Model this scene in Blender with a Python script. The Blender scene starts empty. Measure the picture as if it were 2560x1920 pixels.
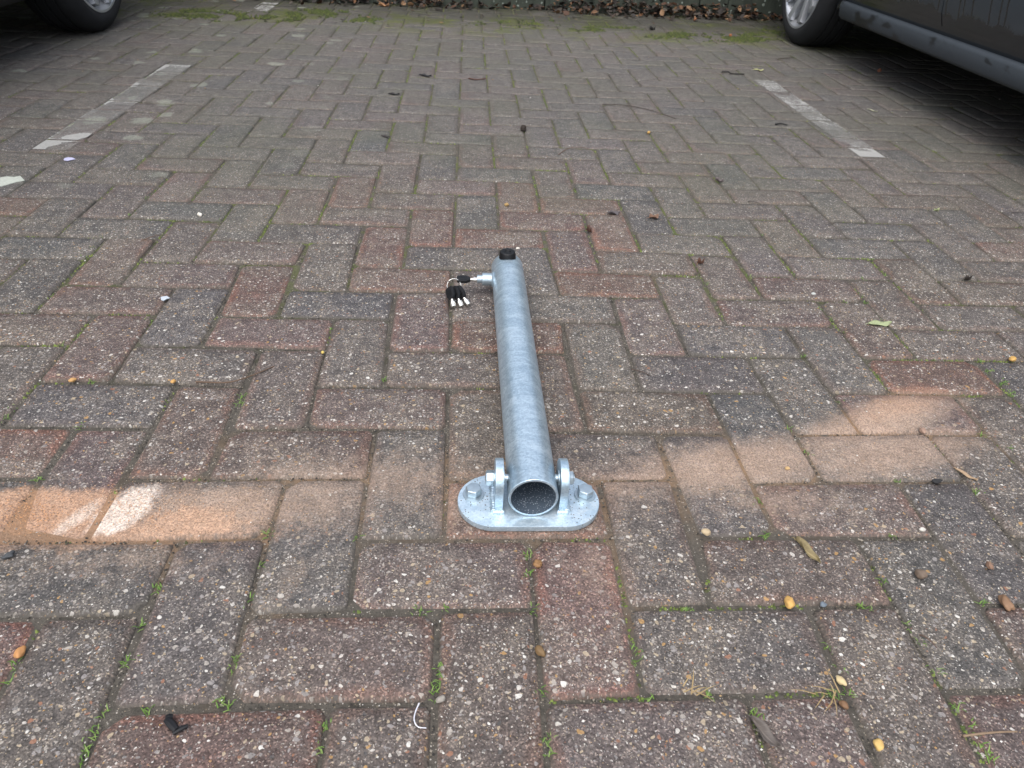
import bpy, bmesh, math, random
import numpy as np
from mathutils import Vector, Matrix, noise as mn
rnd = random.Random(7)
S = bpy.context.scene
C = S.collection
R = math.radians

# ------------------------------------------------------------------ camera
IMW, IMH, FPX = 2560, 1920, 1756.7
PITCH, YAW, ROLL = .6235, -.0868, .0632
CAM = Vector((-.0805, -.4729, .6448))
def cam_axes():
    f = Vector((0, math.cos(PITCH), -math.sin(PITCH))); u = Vector((0, math.sin(PITCH), math.cos(PITCH))); r = Vector((1, 0, 0))
    c, s = math.cos(ROLL), math.sin(ROLL)
    r, u = c*r + s*u, -s*r + c*u
    z = Matrix.Rotation(YAW, 3, 'Z')
    return z@r, z@u, z@f
CR, CU, CF = cam_axes()
cd = bpy.data.cameras.new('camera'); cam = bpy.data.objects.new('camera', cd); C.objects.link(cam)
m = Matrix((CR, CU, -CF)).transposed().to_4x4(); m.translation = CAM; cam.matrix_world = m
cd.sensor_fit = 'HORIZONTAL'; cd.sensor_width = 36; cd.lens = FPX/IMW*36
cd.clip_start = .02; cd.clip_end = 500
cd.dof.use_dof = True; cd.dof.focus_distance = .93; cd.dof.aperture_fstop = 18
S.camera = cam
def P(px, py, z=0.):
    """point of the photograph -> place on the level z"""
    d = CF + CR*((px-IMW/2)/FPX) + CU*((IMH/2-py)/FPX)
    return CAM + d*((z-CAM.z)/d.z)
def proj(v):
    d = Vector(v)-CAM; zz = d.dot(CF)
    return (IMW/2+FPX*d.dot(CR)/zz, IMH/2-FPX*d.dot(CU)/zz, zz)

# ------------------------------------------------------------------ sky, sun, exposure
SUN_EL, SUN_AZ = 62, 200
w = bpy.data.worlds.new('World'); S.world = w; w.use_nodes = True
nt = w.node_tree; bg = nt.nodes['Background']
sk = nt.nodes.new('ShaderNodeTexSky'); sk.sky_type = 'NISHITA'; sk.sun_disc = False
sk.sun_elevation = R(SUN_EL); sk.sun_rotation = R(SUN_AZ); sk.dust_density = 4; sk.air_density = 1.0; sk.ozone_density = 1.0
hs = nt.nodes.new('ShaderNodeHueSaturation'); hs.inputs['Saturation'].default_value = .52
nt.links.new(sk.outputs[0], hs.inputs['Color']); nt.links.new(hs.outputs[0], bg.inputs[0])
bg.inputs[1].default_value = .15
sd = bpy.data.lights.new('sun', 'SUN'); sun = bpy.data.objects.new('sun', sd); C.objects.link(sun)
sd.energy = .6; sd.angle = R(80); sd.color = (1, .985, .96)
sv = Vector((math.sin(R(SUN_AZ))*math.cos(R(SUN_EL)), math.cos(R(SUN_AZ))*math.cos(R(SUN_EL)), math.sin(R(SUN_EL))))
sun.rotation_euler = sv.to_track_quat('Z', 'Y').to_euler(); sun.location = (0, 0, 6)
S.view_settings.view_transform = 'Standard'; S.view_settings.look = 'None'
S.view_settings.gamma = 1; S.view_settings.use_curve_mapping = False
S.view_settings.exposure = .97
S.render.engine = 'CYCLES'
S.cycles.max_bounces = 5; S.cycles.diffuse_bounces = 2; S.cycles.glossy_bounces = 2; S.cycles.transparent_max_bounces = 6; S.cycles.transmission_bounces = 0; S.cycles.volume_bounces = 0
S.cycles.caustics_reflective = False; S.cycles.caustics_refractive = False

# ------------------------------------------------------------------ helpers
def tag(o, label=None, cat=None, group=None, kind=None):
    for k, v in (('label', label), ('category', cat), ('group', group), ('kind', kind)):
        if v: o[k] = v
    return o
def link(name, me, mat=None, parent=None, loc=None, smooth=True):
    o = bpy.data.objects.new(name, me); C.objects.link(o)
    if mat and me is not None and not me.materials: me.materials.append(mat)
    if parent: o.parent = parent
    if loc is not None: o.location = loc
    if smooth and me is not None:
        me.polygons.foreach_set('use_smooth', [True]*len(me.polygons))
    return o
def empty(name, loc=(0, 0, 0), rz=0):
    o = bpy.data.objects.new(name, None); C.objects.link(o); o.location = loc; o.rotation_euler = (0, 0, rz); o.empty_display_size = .05
    return o
def mesh(name, v, f):
    me = bpy.data.meshes.new(name); me.from_pydata([tuple(a) for a in v], [], f); me.update(); return me
def bm_mesh(name, bm, sharp=None):
    bmesh.ops.recalc_face_normals(bm, faces=bm.faces)
    me = bpy.data.meshes.new(name); bm.to_mesh(me); bm.free()
    if sharp is not None: me.set_sharp_from_angle(angle=R(sharp))
    return me
def frame(axis):
    a = Vector(axis).normalized(); t = Vector((0, 0, 1)) if abs(a.z) < .9 else Vector((1, 0, 0))
    x = t.cross(a).normalized(); return x, a.cross(x), a
def lathe(bm, prof, org=(0, 0, 0), axis=(0, 0, 1), n=32, phase=0, close=False):
    """prof: (radius, distance along axis)"""
    x, y, a = frame(axis); org = Vector(org); rings = []
    for r, h in prof:
        if r < 1e-6: rings.append([bm.verts.new(org+a*h)])
        else: rings.append([bm.verts.new(org+a*h+(x*math.cos(phase+2*math.pi*k/n)+y*math.sin(phase+2*math.pi*k/n))*r) for k in range(n)])
    pairs = list(zip(rings[:-1], rings[1:])) + ([(rings[-1], rings[0])] if close else [])
    for A, B in pairs:
        if len(A) == 1 and len(B) == 1: continue
        for k in range(n):
            q = [A[k % len(A)], A[(k+1) % len(A)], B[(k+1) % len(B)], B[k % len(B)]]
            q = list(dict.fromkeys(q))
            if len(q) > 2:
                try: bm.faces.new(q)
                except ValueError: pass
    return rings
def extrude_poly(bm, pts, vec):
    vec = Vector(vec)
    a = [bm.verts.new(p) for p in pts]; b = [bm.verts.new(Vector(p)+vec) for p in pts]
    bm.faces.new(a); bm.faces.new(b[::-1]); n = len(a)
    for k in range(n): bm.faces.new([a[k], b[k], b[(k+1) % n], a[(k+1) % n]])
def tube_path(bm, pts, rad, n=8, cap=True):
    pts = [Vector(p) for p in pts]; rings = []
    if not isinstance(rad, (list, tuple)): rad = [rad]*len(pts)
    for k, p in enumerate(pts):
        d = (pts[min(k+1, len(pts)-1)]-pts[max(k-1, 0)]); x, y, a = frame(d)
        rings.append([bm.verts.new(p+(x*math.cos(2*math.pi*q/n)+y*math.sin(2*math.pi*q/n))*rad[k]) for q in range(n)])
    for A, B in zip(rings[:-1], rings[1:]):
        for k in range(n): bm.faces.new([A[k], A[(k+1) % n], B[(k+1) % n], B[k]])
    if cap: bm.faces.new(rings[0][::-1]); bm.faces.new(rings[-1])
def bevel(bm, w, seg=2, ang=40):
    bmesh.ops.recalc_face_normals(bm, faces=bm.faces)
    es = [e for e in bm.edges if len(e.link_faces) == 2 and e.calc_face_angle(0) > R(ang)]
    bmesh.ops.bevel(bm, geom=es, offset=w, segments=seg, affect='EDGES', profile=.6, clamp_overlap=True)
def box(bm, lo, hi):
    lo, hi = Vector(lo), Vector(hi)
    extrude_poly(bm, [(lo.x, lo.y, lo.z), (hi.x, lo.y, lo.z), (hi.x, hi.y, lo.z), (lo.x, hi.y, lo.z)], (0, 0, hi.z-lo.z))

# ------------------------------------------------------------------ material nodes
class NB:
    def __init__(s, name):
        s.m = bpy.data.materials.new(name); s.m.use_nodes = True; s.t = s.m.node_tree
        s.b = s.t.nodes['Principled BSDF']; s.out = s.t.nodes['Material Output']
    def n(s, ty, **k):
        o = s.t.nodes.new('ShaderNode'+ty)
        for a, v in k.items(): setattr(o, a, v)
        return o
    def put(s, sock, v):
        if v is None: return
        if hasattr(v, 'links') or isinstance(v, bpy.types.NodeSocket): s.t.links.new(v, sock)
        else:
            if sock.type == 'RGBA' and len(v) == 3: v = (*v, 1)
            sock.default_value = v
    def math(s, op, a, b=None, c=None, clamp=False):
        o = s.n('Math', operation=op, use_clamp=clamp)
        for i, v in enumerate((a, b, c)): s.put(o.inputs[i], v) if v is not None else None
        return o.outputs[0]
    def mul(s, a, b): return s.math('MULTIPLY', a, b)
    def add(s, a, b): return s.math('ADD', a, b)
    def sub(s, a, b): return s.math('SUBTRACT', a, b)
    def mx(s, a, b): return s.math('MAXIMUM', a, b)
    def vm(s, op, a, b=None):
        o = s.n('VectorMath', operation=op); s.put(o.inputs[0], a)
        if b is not None: s.put(o.inputs['Scale'] if op == 'SCALE' else o.inputs[1], b)
        return o.outputs['Value'] if op in ('LENGTH', 'DISTANCE', 'DOT_PRODUCT') else o.outputs[0]
    def pos(s): return s.n('NewGeometry').outputs['Position']
    def objc(s): return s.n('TexCoord').outputs['Object']
    def attr(s, name, out='Fac'): return s.n('Attribute', attribute_name=name).outputs[out]
    def noise(s, v, sc, det=2, rough=.5, dist=0, out='Fac'):
        o = s.n('TexNoise'); s.put(o.inputs['Vector'], v); o.inputs['Scale'].default_value = sc; o.inputs['Detail'].default_value = det
        o.inputs['Roughness'].default_value = rough; o.inputs['Distortion'].default_value = dist
        return o.outputs[out]
    def vor(s, v, sc, rand=1., feature='F1', dim='3D'):
        o = s.n('TexVoronoi', feature=feature, voronoi_dimensions=dim); s.put(o.inputs['Vector'], v); o.inputs['Scale'].default_value = sc; o.inputs['Randomness'].default_value = rand
        return o
    def sep(s, c):
        o = s.n('SeparateXYZ'); s.put(o.inputs[0], c); return o.outputs
    def comb(s, x, y, z):
        o = s.n('CombineXYZ'); s.put(o.inputs[0], x); s.put(o.inputs[1], y); s.put(o.inputs[2], z); return o.outputs[0]
    def ss(s, v, a, b, lo=0., hi=1.):
        o = s.n('MapRange', interpolation_type='SMOOTHSTEP'); s.put(o.inputs[0], v)
        for k, q in enumerate((a, b, lo, hi)): s.put(o.inputs[k+1], q)
        return o.outputs[0]
    def lin(s, v, a, b, lo=0., hi=1.):
        o = s.n('MapRange'); s.put(o.inputs[0], v)
        for k, q in enumerate((a, b, lo, hi)): s.put(o.inputs[k+1], q)
        return o.outputs[0]
    def mix(s, f, a, b, mode='MIX'):
        o = s.n('Mix', data_type='RGBA', blend_type=mode, clamp_factor=True)
        s.put(o.inputs[0], f); s.put(o.inputs[6], a); s.put(o.inputs[7], b); return o.outputs[2]
    def ramp(s, f, st, interp='LINEAR'):
        o = s.n('ValToRGB'); s.put(o.inputs[0], f); e = o.color_ramp.elements; o.color_ramp.interpolation = interp
        while len(e) < len(st): e.new(.5)
        for k, (p, c) in enumerate(st): e[k].position = p; e[k].color = (*c, 1)
        return o.outputs[0]
    def bump(s, h, st=1., dist=.001, nrm=None):
        o = s.n('Bump'); s.put(o.inputs['Strength'], st); o.inputs['Distance'].default_value = dist; s.put(o.inputs['Height'], h)
        if nrm: s.put(o.inputs['Normal'], nrm)
        return o.outputs[0]
    def done(s, col=None, rough=None, metal=None, nrm=None, spec=None, coat=None):
        for k, v in (('Base Color', col), ('Roughness', rough), ('Metallic', metal), ('Normal', nrm), ('Specular IOR Level', spec), ('Coat Weight', coat)):
            if v is not None: s.put(s.b.inputs[k], v)
        return s.m
def plain(name, col, rough=.6, metal=0, spec=.5, var=.15, sc=60):
    b = NB(name); v = b.noise(b.objc(), sc, 3)
    c = b.mix(v, [x*(1-var) for x in col], [min(1, x*(1+var)) for x in col])
    return b.done(c, b.lin(v, 0, 1, max(.02, rough-.08), min(1, rough+.08)), metal, None, spec)

def ellipse(b, x, y, cx, cy, ax, rx, ry, nz, soft=.6, edge=.5):
    """soft stain in world metres: 1 inside, ragged edge"""
    c, s_ = math.cos(ax), math.sin(ax)
    dx = b.sub(x, cx); dy = b.sub(y, cy)
    u = b.math('DIVIDE', b.add(b.mul(dx, c), b.mul(dy, s_)), rx); v = b.math('DIVIDE', b.sub(b.mul(dy, c), b.mul(dx, s_)), ry)
    d = b.math('SQRT', b.add(b.mul(u, u), b.mul(v, v)))
    d = b.add(d, b.mul(b.sub(nz, .5), edge*2.6))
    return b.ss(d, 1+soft*.25, 1-soft*.75, 0, 1)

def sand_masks(b, p):
    xyz = b.sep(p); x, y = xyz[0], xyz[1]
    nz = b.noise(p, 22, 4, .7); nf = b.noise(p, 130, 3, .75)
    nn = b.add(b.mul(nz, .65), b.mul(nf, .35))
    def at(px, py): q = P(px, py); return q.x, q.y
    def E(px, py, deg, rx, ry, soft=.6, edge=.5): q = at(px, py); return b_ell(q, deg, rx, ry, soft, edge)
    def b_ell(q, deg, rx, ry, soft, edge): return ellipse(b, x, y, q[0], q[1], R(deg), rx, ry, nn, soft, edge)
    orange = b.mx(b.mx(E(90, 1275, 0, .13, .043, .35, .45), b.mul(E(470, 1310, 0, .07, .03, .6, .9), .85)), b.mx(b.mul(E(0, 1330, 0, .30, .03, .7, .9), .75), b.mul(E(2250, 1010, 24, .10, .032, 1., .5), .5)))
    white = b.mx(E(318, 1268, 62, .046, .03, .4, .6), b.mul(E(190, 1290, 60, .035, .012, .7, .8), .6))
    tan = None
    for a in ((560, 1270, 0, .17, .065, .6, .5, .95), (760, 1240, 2, .17, .10, .6, .5, .7), (950, 1200, 4, .22, .085, .8, .8, .66), (1130, 1260, 80, .08, .03, .8, 1., .7), (1330, 1290, 0, .17, .06, .7, .8, .6), (1620, 1200, 10, .22, .05, .9, .6, .8),
              (1850, 1160, 10, .27, .078, .6, .35, .9), (2190, 1060, 22, .25, .062, .7, .3, 1.), (2230, 1130, 14, .24, .075, .6, .3, .85), (1400, 1220, 2, .60, .10, .7, .4, .5), (1500, 1420, 80, .11, .07, .8, .9, .5), (1950, 1250, 0, .17, .06, .9, .8, .62), (330, 1400, 0, .2, .05, .8, .9, .5), (640, 1110, 0, .12, .05, .9, .9, .35), (1560, 690, 0, .12, .05, .9, 1.0, .3), (740, 1440, 70, .15, .03, .9, 1., .4)):
        e = b.mul(E(*a[:5], a[5]+.55, a[6]*.8), a[7]); tan = e if tan is None else b.mx(tan, e)
    return orange, white, tan, nn

def paver_material(name, sandy, far):
    b = NB(name); p = b.pos(); xyz = b.sep(p); y = xyz[1]; x = xyz[0]
    tint = b.attr('tint', 'Color'); edge = b.attr('edge')
    nb = b.noise(p, 8, 3, .6); nm = b.noise(p, 46, 3, .68); nf = b.noise(p, 330, 3, .7)
    keep = 1.
    if sandy:
        orange, white, tan, nn = sand_masks(b, p)
        sand = b.mx(b.mx(orange, white), tan); keep = b.math('SUBTRACT', 1, b.mul(b.mx(b.mx(orange, white), b.mul(tan, .65)), .92), clamp=True)
    col = b.mix(b.ss(nm, .3, .72), b.vm('SCALE', tint, .74), b.vm('SCALE', tint, 1.22))
    film = b.ss(b.add(nb, b.mul(b.sub(nm, .5), .5)), .42, .68)
    col = b.mix(b.mul(film, .62), col, (.142, .124, .107))                          # tan-grey dust film
    red = b.vm('MULTIPLY', tint, (1.55, 1.10, .92))
    em = b.mul(b.ss(b.add(edge, b.mul(b.sub(nb, .5), 3.2)), .7, .0), b.attr('redge'))
    col = b.mix(b.mul(em, .8), col, red)
    # grit of the cement face
    v1 = b.vor(p, 640, dim='2D'); r1 = b.sep(v1.outputs['Color'])
    col = b.mix(1, col, b.ramp(r1[0], [(0, (.55, .53, .51)), (.5, (.93, .93, .93)), (.85, (1.25, 1.22, 1.18)), (.94, (1.9, 1.85, 1.75)), (1, (2.6, 2.5, 2.35))]), 'MULTIPLY')
    wear = b.sub(b.add(nb, b.mul(nm, .5)), .75)
    stones = [(0., (.36, .33, .29)), (.2, (.22, .21, .20)), (.36, (.40, .33, .23)), (.5, (.56, .53, .48)), (.6, (.38, .23, .09)), (.66, (.28, .26, .25)), (.82, (.68, .66, .61)), (.88, (.07, .07, .07)), (.94, (.27, .13, .08))]
    warp = b.vm('ADD', p, b.vm('MULTIPLY', b.noise(p, 130, 1, out='Color'), (.0075, .0055, 0)))
    hm = None
    for sc, thr, rad in ((360, .68, .30), (190, .69, .33), (108, .82, .32)) if not far else ((330, .62, .32), (150, .60, .26), (80, .40, .15)):
        v = b.vor(warp, sc, dim='2D'); c = b.sep(v.outputs['Color'])
        size = b.mul(b.add(b.mul(c[2], .7), .4), rad)
        mk = b.mul(b.ss(v.outputs['Distance'], size, b.mul(size, .8)), b.math('GREATER_THAN', b.add(c[0], b.mul(wear, .95)), thr))
        if sandy: mk = b.mul(mk, keep)
        col = b.mix(b.mul(mk, .7 if sc > 300 else .78), col, b.ramp(c[1], stones if sc > 100 else [(0, (.55, .53, .48)), (.6, (.40, .37, .32)), (1, (.66, .64, .6))], 'CONSTANT'))
    # pits
    col = b.mix(b.mul(b.mul(b.ss(nf, .40, .30), .6), keep), col, (.045, .04, .035))
    rim = b.mul(b.ss(b.add(edge, b.mul(b.sub(nm, .5), .7)), .26, .02), .6)         # soil of the joints on the rims
    col = b.mix(rim, col, (.098, .089, .074))
    if far:
        green = b.mul(b.ss(b.noise(p, 2.3, 2, .6), .42, .62), b.ss(y, .5, 1.8))
        col = b.mix(b.mul(b.mul(green, b.add(.35, nm)), .42), col, (.085, .092, .055))
        col = b.mix(b.mul(b.ss(y, .5, 2.2), .5), col, b.mix(b.ss(b.add(b.mul(nf, .6), b.mul(nm, .4)), .38, .62), (.044, .043, .041), (.152, .149, .142)))
        alg = b.mul(b.ss(y, 3.15, 3.75), b.ss(b.add(b.noise(p, 3.6, 3, .65), b.mul(b.sub(nm, .5), .8)), .50, .60))
        col = b.mix(b.mul(alg, .85), col, b.mix(nf, (.05, .06, .016), (.13, .15, .03)))
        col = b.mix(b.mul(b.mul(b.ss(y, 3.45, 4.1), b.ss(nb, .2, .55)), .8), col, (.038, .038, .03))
        lp = b.vm('ADD', p, b.vm('SCALE', b.noise(p, 30, 2, .6, out='Color'), .05))
        lv = b.vor(lp, 6.2, dim='2D'); lc = b.sep(lv.outputs['Color'])                        # lichen roundels
        lm = b.mul(b.ss(lv.outputs['Distance'], b.add(.13, b.mul(lc[2], .14)), b.add(.07, b.mul(lc[2], .10))), b.math('GREATER_THAN', lc[0], .66))
        lm = b.mul(b.mul(lm, b.mul(b.ss(y, .95, 1.5), b.ss(x, -.35, -.9))), b.ss(nf, .3, .55))
        col = b.mix(b.mul(lm, .6), col, (.27, .29, .24))
    if sandy:
        sc = b.mix(b.ss(nn, .3, .7), (.30, .215, .160), (.43, .325, .255))
        grain = b.ramp(r1[1], [(0, (.62, .6, .58)), (.6, (1, 1, 1)), (1, (1.35, 1.3, 1.25))])
        t_ = b.mul(tan, b.ss(b.add(b.add(b.mul(nf, .7), b.mul(nm, .4)), b.mul(b.sub(tan, .5), .5)), .35, .72))
        col = b.mix(b.mul(t_, .84), col, b.mix(1, sc, grain, 'MULTIPLY'))
        col = b.mix(b.mul(orange, .82), col, b.mix(1, b.mix(nm, (.40, .235, .145), (.50, .34, .24)), grain, 'MULTIPLY'))
        col = b.mix(b.mul(white, .93), col, b.mix(1, b.mix(nm, (.52, .42, .35), (.72, .66, .60)), grain, 'MULTIPLY'))
    hv = b.vor(p, 250, dim='2D'); hh = b.ss(hv.outputs['Distance'], .55, .2)
    h = b.add(b.add(b.mul(nf, 1.2), b.mul(hh, .55)), b.mul(nm, .9))
    return b.done(col, b.lin(nm, 0, 1, .62, .88) if far else b.lin(nm, 0, 1, .68, .92), 0, b.bump(h, .8, .0011), .36)

def bed_material():
    b = NB('joint_fill'); p = b.pos(); y = b.sep(p)[1]; x = b.sep(p)[0]
    orange, white, tan, nn = sand_masks(b, p)
    nf = b.noise(p, 260, 4, .7); nm = b.noise(p, 30, 3, .6); nb = b.noise(p, 3.2, 3)
    col = b.mix(nf, (.045, .041, .036), (.14, .127, .107))
    v = b.vor(p, 420); c = b.sep(v.outputs['Color'])
    col = b.mix(b.mul(b.math('GREATER_THAN', c[0], .72), b.ss(v.outputs['Distance'], .4, .25)), col, b.ramp(c[1], [(0, (.3, .28, .24)), (.5, (.22, .18, .13)), (1, (.45, .42, .38))]))
    col = b.mix(b.mul(b.ss(nm, .45, .7), .7), col, (.045, .042, .036))
    mg = b.mul(b.ss(b.add(nb, b.mul(b.sub(nm, .5), 1.2)), .48, .70), b.mul(b.ss(y, .25, 1.1), .75))
    col = b.mix(mg, col, b.mix(nf, (.055, .07, .02), (.17, .19, .07)))
    col = b.mix(b.mul(b.mul(b.mx(tan, white), b.ss(nm, .3, .6)), .75), col, b.mix(nf, (.24, .155, .09), (.4, .26, .16)))
    col = b.mix(b.mul(orange, .8), col, b.mix(nf, (.28, .16, .09), (.44, .28, .18)))
    return b.done(col, .95, 0, b.bump(b.add(nf, nm), 1, .003), .15)
M = {}
M['paver'] = paver_material('paver_exposed_aggregate', False, False); M['paver_sand'] = paver_material('paver_under_sand', True, False)
M['paver_far'] = paver_material('paver_mossy', False, True); M['bed'] = bed_material()
def paver_mat(y): return M['paver_far'] if y > .62 else M['paver_sand'] if -.02 < y else M['paver']

# ------------------------------------------------------------------ ground and pavement
def sheet(name, x0, x1, y0, y1, z, mat):
    return link(name, mesh(name, [(x0, y0, z), (x1, y0, z), (x1, y1, z), (x0, y1, z)], [(0, 1, 2, 3)]), mat, smooth=False)
M['earth'] = plain('earth', (.08, .075, .05), .95, sc=3, var=.4)
tag(sheet('ground', -150, 150, -150, 150, -.06, M['earth']), kind='structure')
pavement = tag(sheet('pavement', -4.5, 4.8, -2.0, 5.2, -.0040, M['bed']), kind='structure')

U = .102
MEAS = """-3 2 712 1196;-3 1 665 1342;-2 2 919 1194;-2 1 892 1347;-2 0 870 1527;-3 0 613 1535;-4 1 440 1357;-4 0 351 1540;-4 -1 267 1777;-3 -1 561 1757;-1 0 1094 1530;-1 -1 1081 1757;-2 -1 820 1762;0 1 1323 1347;0 0 1338 1521;0 -1 1361 1752;1 0 1569 1519;1 -1 1605 1741;1 1 1531 1345;2 0 1781 1515;2 1 1752 1340;3 1 1954 1338;2 3 1640 1083;3 3 1821 1086;5 2 2249 1204;3 2 1880 1207;2 2 1680 1198;-2 3 938 1072;-4 3 574 1075;-4 5 651 874;-6 5 332 865;-6 4 273 953;-4 4 608 964;-3 5 816 874;-3 3 764 1068;-3 6 836 797;-5 6 545 789;-5 5 502 862;-4 7 723 724;-2 7 990 731;-2 6 974 797;-4 6 692 790;-5 8 599 661;-4 8 741 661;-3 9 897 609;-3 8 881 666;-3 7 868 727;-6 9 520 600;-1 8 1130 675;-1 7 1125 730;-1 6 1126 799;-1 5 1125 878;1 9 1363 618;1 7 1401 739;2 8 1504 681;1 6 1406 807;1 5 1414 882;3 8 1631 687;3 6 1686 809;4 9 1722 633;4 6 1820 814;5 9 1835 639;5 7 1911 746;7 8 2121 699"""
OFF = {}
for s_ in MEAS.split(';'):
    a = [float(v) for v in s_.split()]; q = P(a[2], a[3]); i, j = int(a[0]), int(a[1])
    d = Vector((q.x-i*U, q.y-j*U));  d = d if d.length < .009 else d.normalized()*.009
    OFF[i, j] = d
def corner(i, j):
    if (i, j) in OFF: d = OFF[i, j]*.9
    else:
        d = Vector((0, 0)); wsum = .35
        for (a, c), o in OFF.items():
            wt = math.exp(-((a-i)**2+(c-j)**2)/1.6); d += o*wt; wsum += wt
        d = d/wsum
    g = random.Random(i*7919+j*104729)
    return Vector((i*U+d.x+g.uniform(-.0012, .0012), j*U+d.y+g.uniform(-.0012, .0012)))

PAL = {'g': (.098, .089, .085), 'd': (.080, .079, .080), 'r': (.118, .083, .074), 'm': (.105, .085, .081), 'b': (.106, .091, .083), 's': (.086, .082, .082)}
HINT = [(1100, 1430, 'm'), (1470, 1640, 'r'), (880, 1640, 'm'), (540, 1850, 'r'), (1600, 1850, 'm'), (1200, 1700, 'b'), (1800, 1600, 'g'), (1640, 1400, 's'), (2000, 1420, 'b'), (1560, 1440, 'g'), (640, 730, 'r'), (950, 600, 'r'),
        (1080, 560, 'r'), (1170, 600, 'r'), (1140, 460, 'm'), (900, 690, 'b'), (1500, 710, 'r'), (1180, 840, 'r'), (1380, 840, 'r'), (1120, 700, 'r'), (1090, 920, 'm'), (1350, 555, 'r'), (1440, 520, 'r'), (1290, 490, 'r'), (1540, 480, 'd'), (1610, 545, 'd'),
        (860, 760, 'd'), (600, 600, 'd'), (650, 560, 's'), (1090, 415, 'd'), (1380, 300, 's'), (130, 620, 'd'), (250, 555, 's'), (560, 520, 's'), (520, 310, 's'), (560, 345, 'd'), (880, 360, 'd'), (760, 345, 's'), (420, 700, 'm'), (1860, 990, 'd'), (1620, 900, 's'),
        (1900, 930, 's'), (2150, 880, 'm'), (2200, 730, 'b'), (1750, 760, 'b'), (80, 1140, 'r'), (280, 1110, 'm'), (420, 1030, 'm'), (1050, 1000, 'm'), (1270, 1000, 'b'), (2250, 1700, 'b'), (1300, 1860, 'm'), (950, 1860, 'b'), (130, 1750, 'g'), (470, 1620, 'g'),
        (2420, 1800, 'm'), (2400, 1600, 's'), (720, 1440, 's'), (1000, 960, 'b'), (1950, 770, 'm'), (560, 900, 'g'), (330, 620, 'm'), (560, 470, 'm'), (1220, 390, 'm'), (1290, 360, 'm'), (1000, 460, 'm'), (980, 505, 'm'), (940, 540, 'm'), (1150, 1440, 'm'), (2050, 1520, 'b'), (1700, 1680, 's'), (2000, 1640, 'g')]
def cell_of(x, y):
    i, j = math.floor(x/U), math.floor(y/U); k = (i-j) % 4
    return {0: ('V', i, j-1), 1: ('V', i, j), 2: ('H', i, j), 3: ('H', i-1, j)}[k]
HINTS = {cell_of(*P(a, c)[:2]): t for a, c, t in HINT}

WSL = .07                                             # the wall runs a little askew to the paving
def wall_y(x): return 4.30+WSL*x
def brick_geo(q, g, depth=.03, gap=None):
    """q: 4 corners ccw -> verts (relative to centre), faces, edge values, centre"""
    c = sum(q, Vector((0, 0)))/4
    gap = gap or g.uniform(.0015, .0028)
    def inset(d, cut):
        o = []
        n = len(q)
        L = []
        for k in range(4):
            a, e = q[k], q[(k+1) % 4]; t = (e-a).normalized(); nrm = Vector((-t.y, t.x)); L.append((a+nrm*d, t))
        def isect(A, B):
            (p1, t1), (p2, t2) = A, B; den = t1.x*t2.y-t1.y*t2.x; dd = p2-p1; return p1+t1*((dd.x*t2.y-dd.y*t2.x)/den)
        K = [isect(L[k-1], L[k]) for k in range(4)]
        for k in range(4):
            a = K[k]; pv = (K[k-1]-a).normalized(); nx = (K[(k+1) % 4]-a).normalized()
            o += [a+pv*cut[k], a+nx*cut[k]]
        return o
    cuts = [g.uniform(.003, .0075) if g.random() > .12 else g.uniform(.009, .017) for _ in range(4)]
    tx, ty, z0 = g.gauss(0, .009), g.gauss(0, .009), g.gauss(0, .0009)
    ch = g.uniform(.0026, .0042)
    rings = [(gap, -depth, 0), (gap, -.0046, 0), (gap+ch, -.0003, .16), (gap+.021, 0.0003, 1)]
    v, ev = [], []
    for kk, (d, z, e) in enumerate(rings):
        for pp in inset(d, [cc*(1 if kk < 3 else .6) for cc in cuts]):
            r = pp-c; jit = g.uniform(-.0007, .0007) if kk in (1, 2) else 0
            v.append((r.x+jit, r.y+jit, z+z0+(tx*r.x+ty*r.y if z > -.02 else 0))); ev.append(e)
    f = []
    for k in range(3):
        for s in range(8): f.append((k*8+s, k*8+(s+1) % 8, k*8+8+(s+1) % 8, k*8+8+s))
    f.append(tuple(range(24, 32)))
    return v, f, ev, c
def tint_of(key, g, y, x):
    t = HINTS.get(key)
    if t is None:
        if y < .25: t = g.choices('gmbrs', (4, 3, 4, 2, 2))[0]
        elif y < 1.3: t = g.choices('gdmbrs', (5, 2, 3, 3, 1.2, 3))[0]
        else: t = g.choices('gdmbs', (6, .8, 3, 3, 2.2))[0]
    k = g.uniform(.91, 1.09)
    red = {'r': .8, 'm': .6, 'b': .5, 'g': .35, 'd': .1, 's': .15}[t]
    return tuple(c*k*g.uniform(.97, 1.03) for c in PAL[t]), red
BR = []
for i in range(-36, 40):
    for j in range(-14, 46):
        k = (i-j) % 4
        if k == 1: key, dim = ('V', i, j), (1, 2)
        elif k == 2: key, dim = ('H', i, j), (2, 1)
        else: continue
        q = [corner(i, j), corner(i+dim[0], j), corner(i+dim[0], j+dim[1]), corner(i, j+dim[1])]
        if max(p_.y-(wall_y(p_.x)-.215) for p_ in q) > 0:
            lim = [min(p_.y, wall_y(p_.x)-.216) for p_ in q]                  # cut against the border course
            q = [Vector((p_.x, l)) for p_, l in zip(q, lim)]
            if min(q[3].y-q[0].y, q[2].y-q[1].y) < .025: continue
        BR.append((key, q))
n_ = 0
x = -3.6
while x < 3.9:                                                                    # border course standing end-on along the wall
    y0 = lambda t: wall_y(t)-.212
    BR.append((('S', n_, 0), [Vector((x+.001, y0(x))), Vector((x+.101, y0(x+.1))), Vector((x+.101, y0(x+.1)+.2)), Vector((x+.001, y0(x)+.2))])); x += .1025; n_ += 1
sized = []
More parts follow.
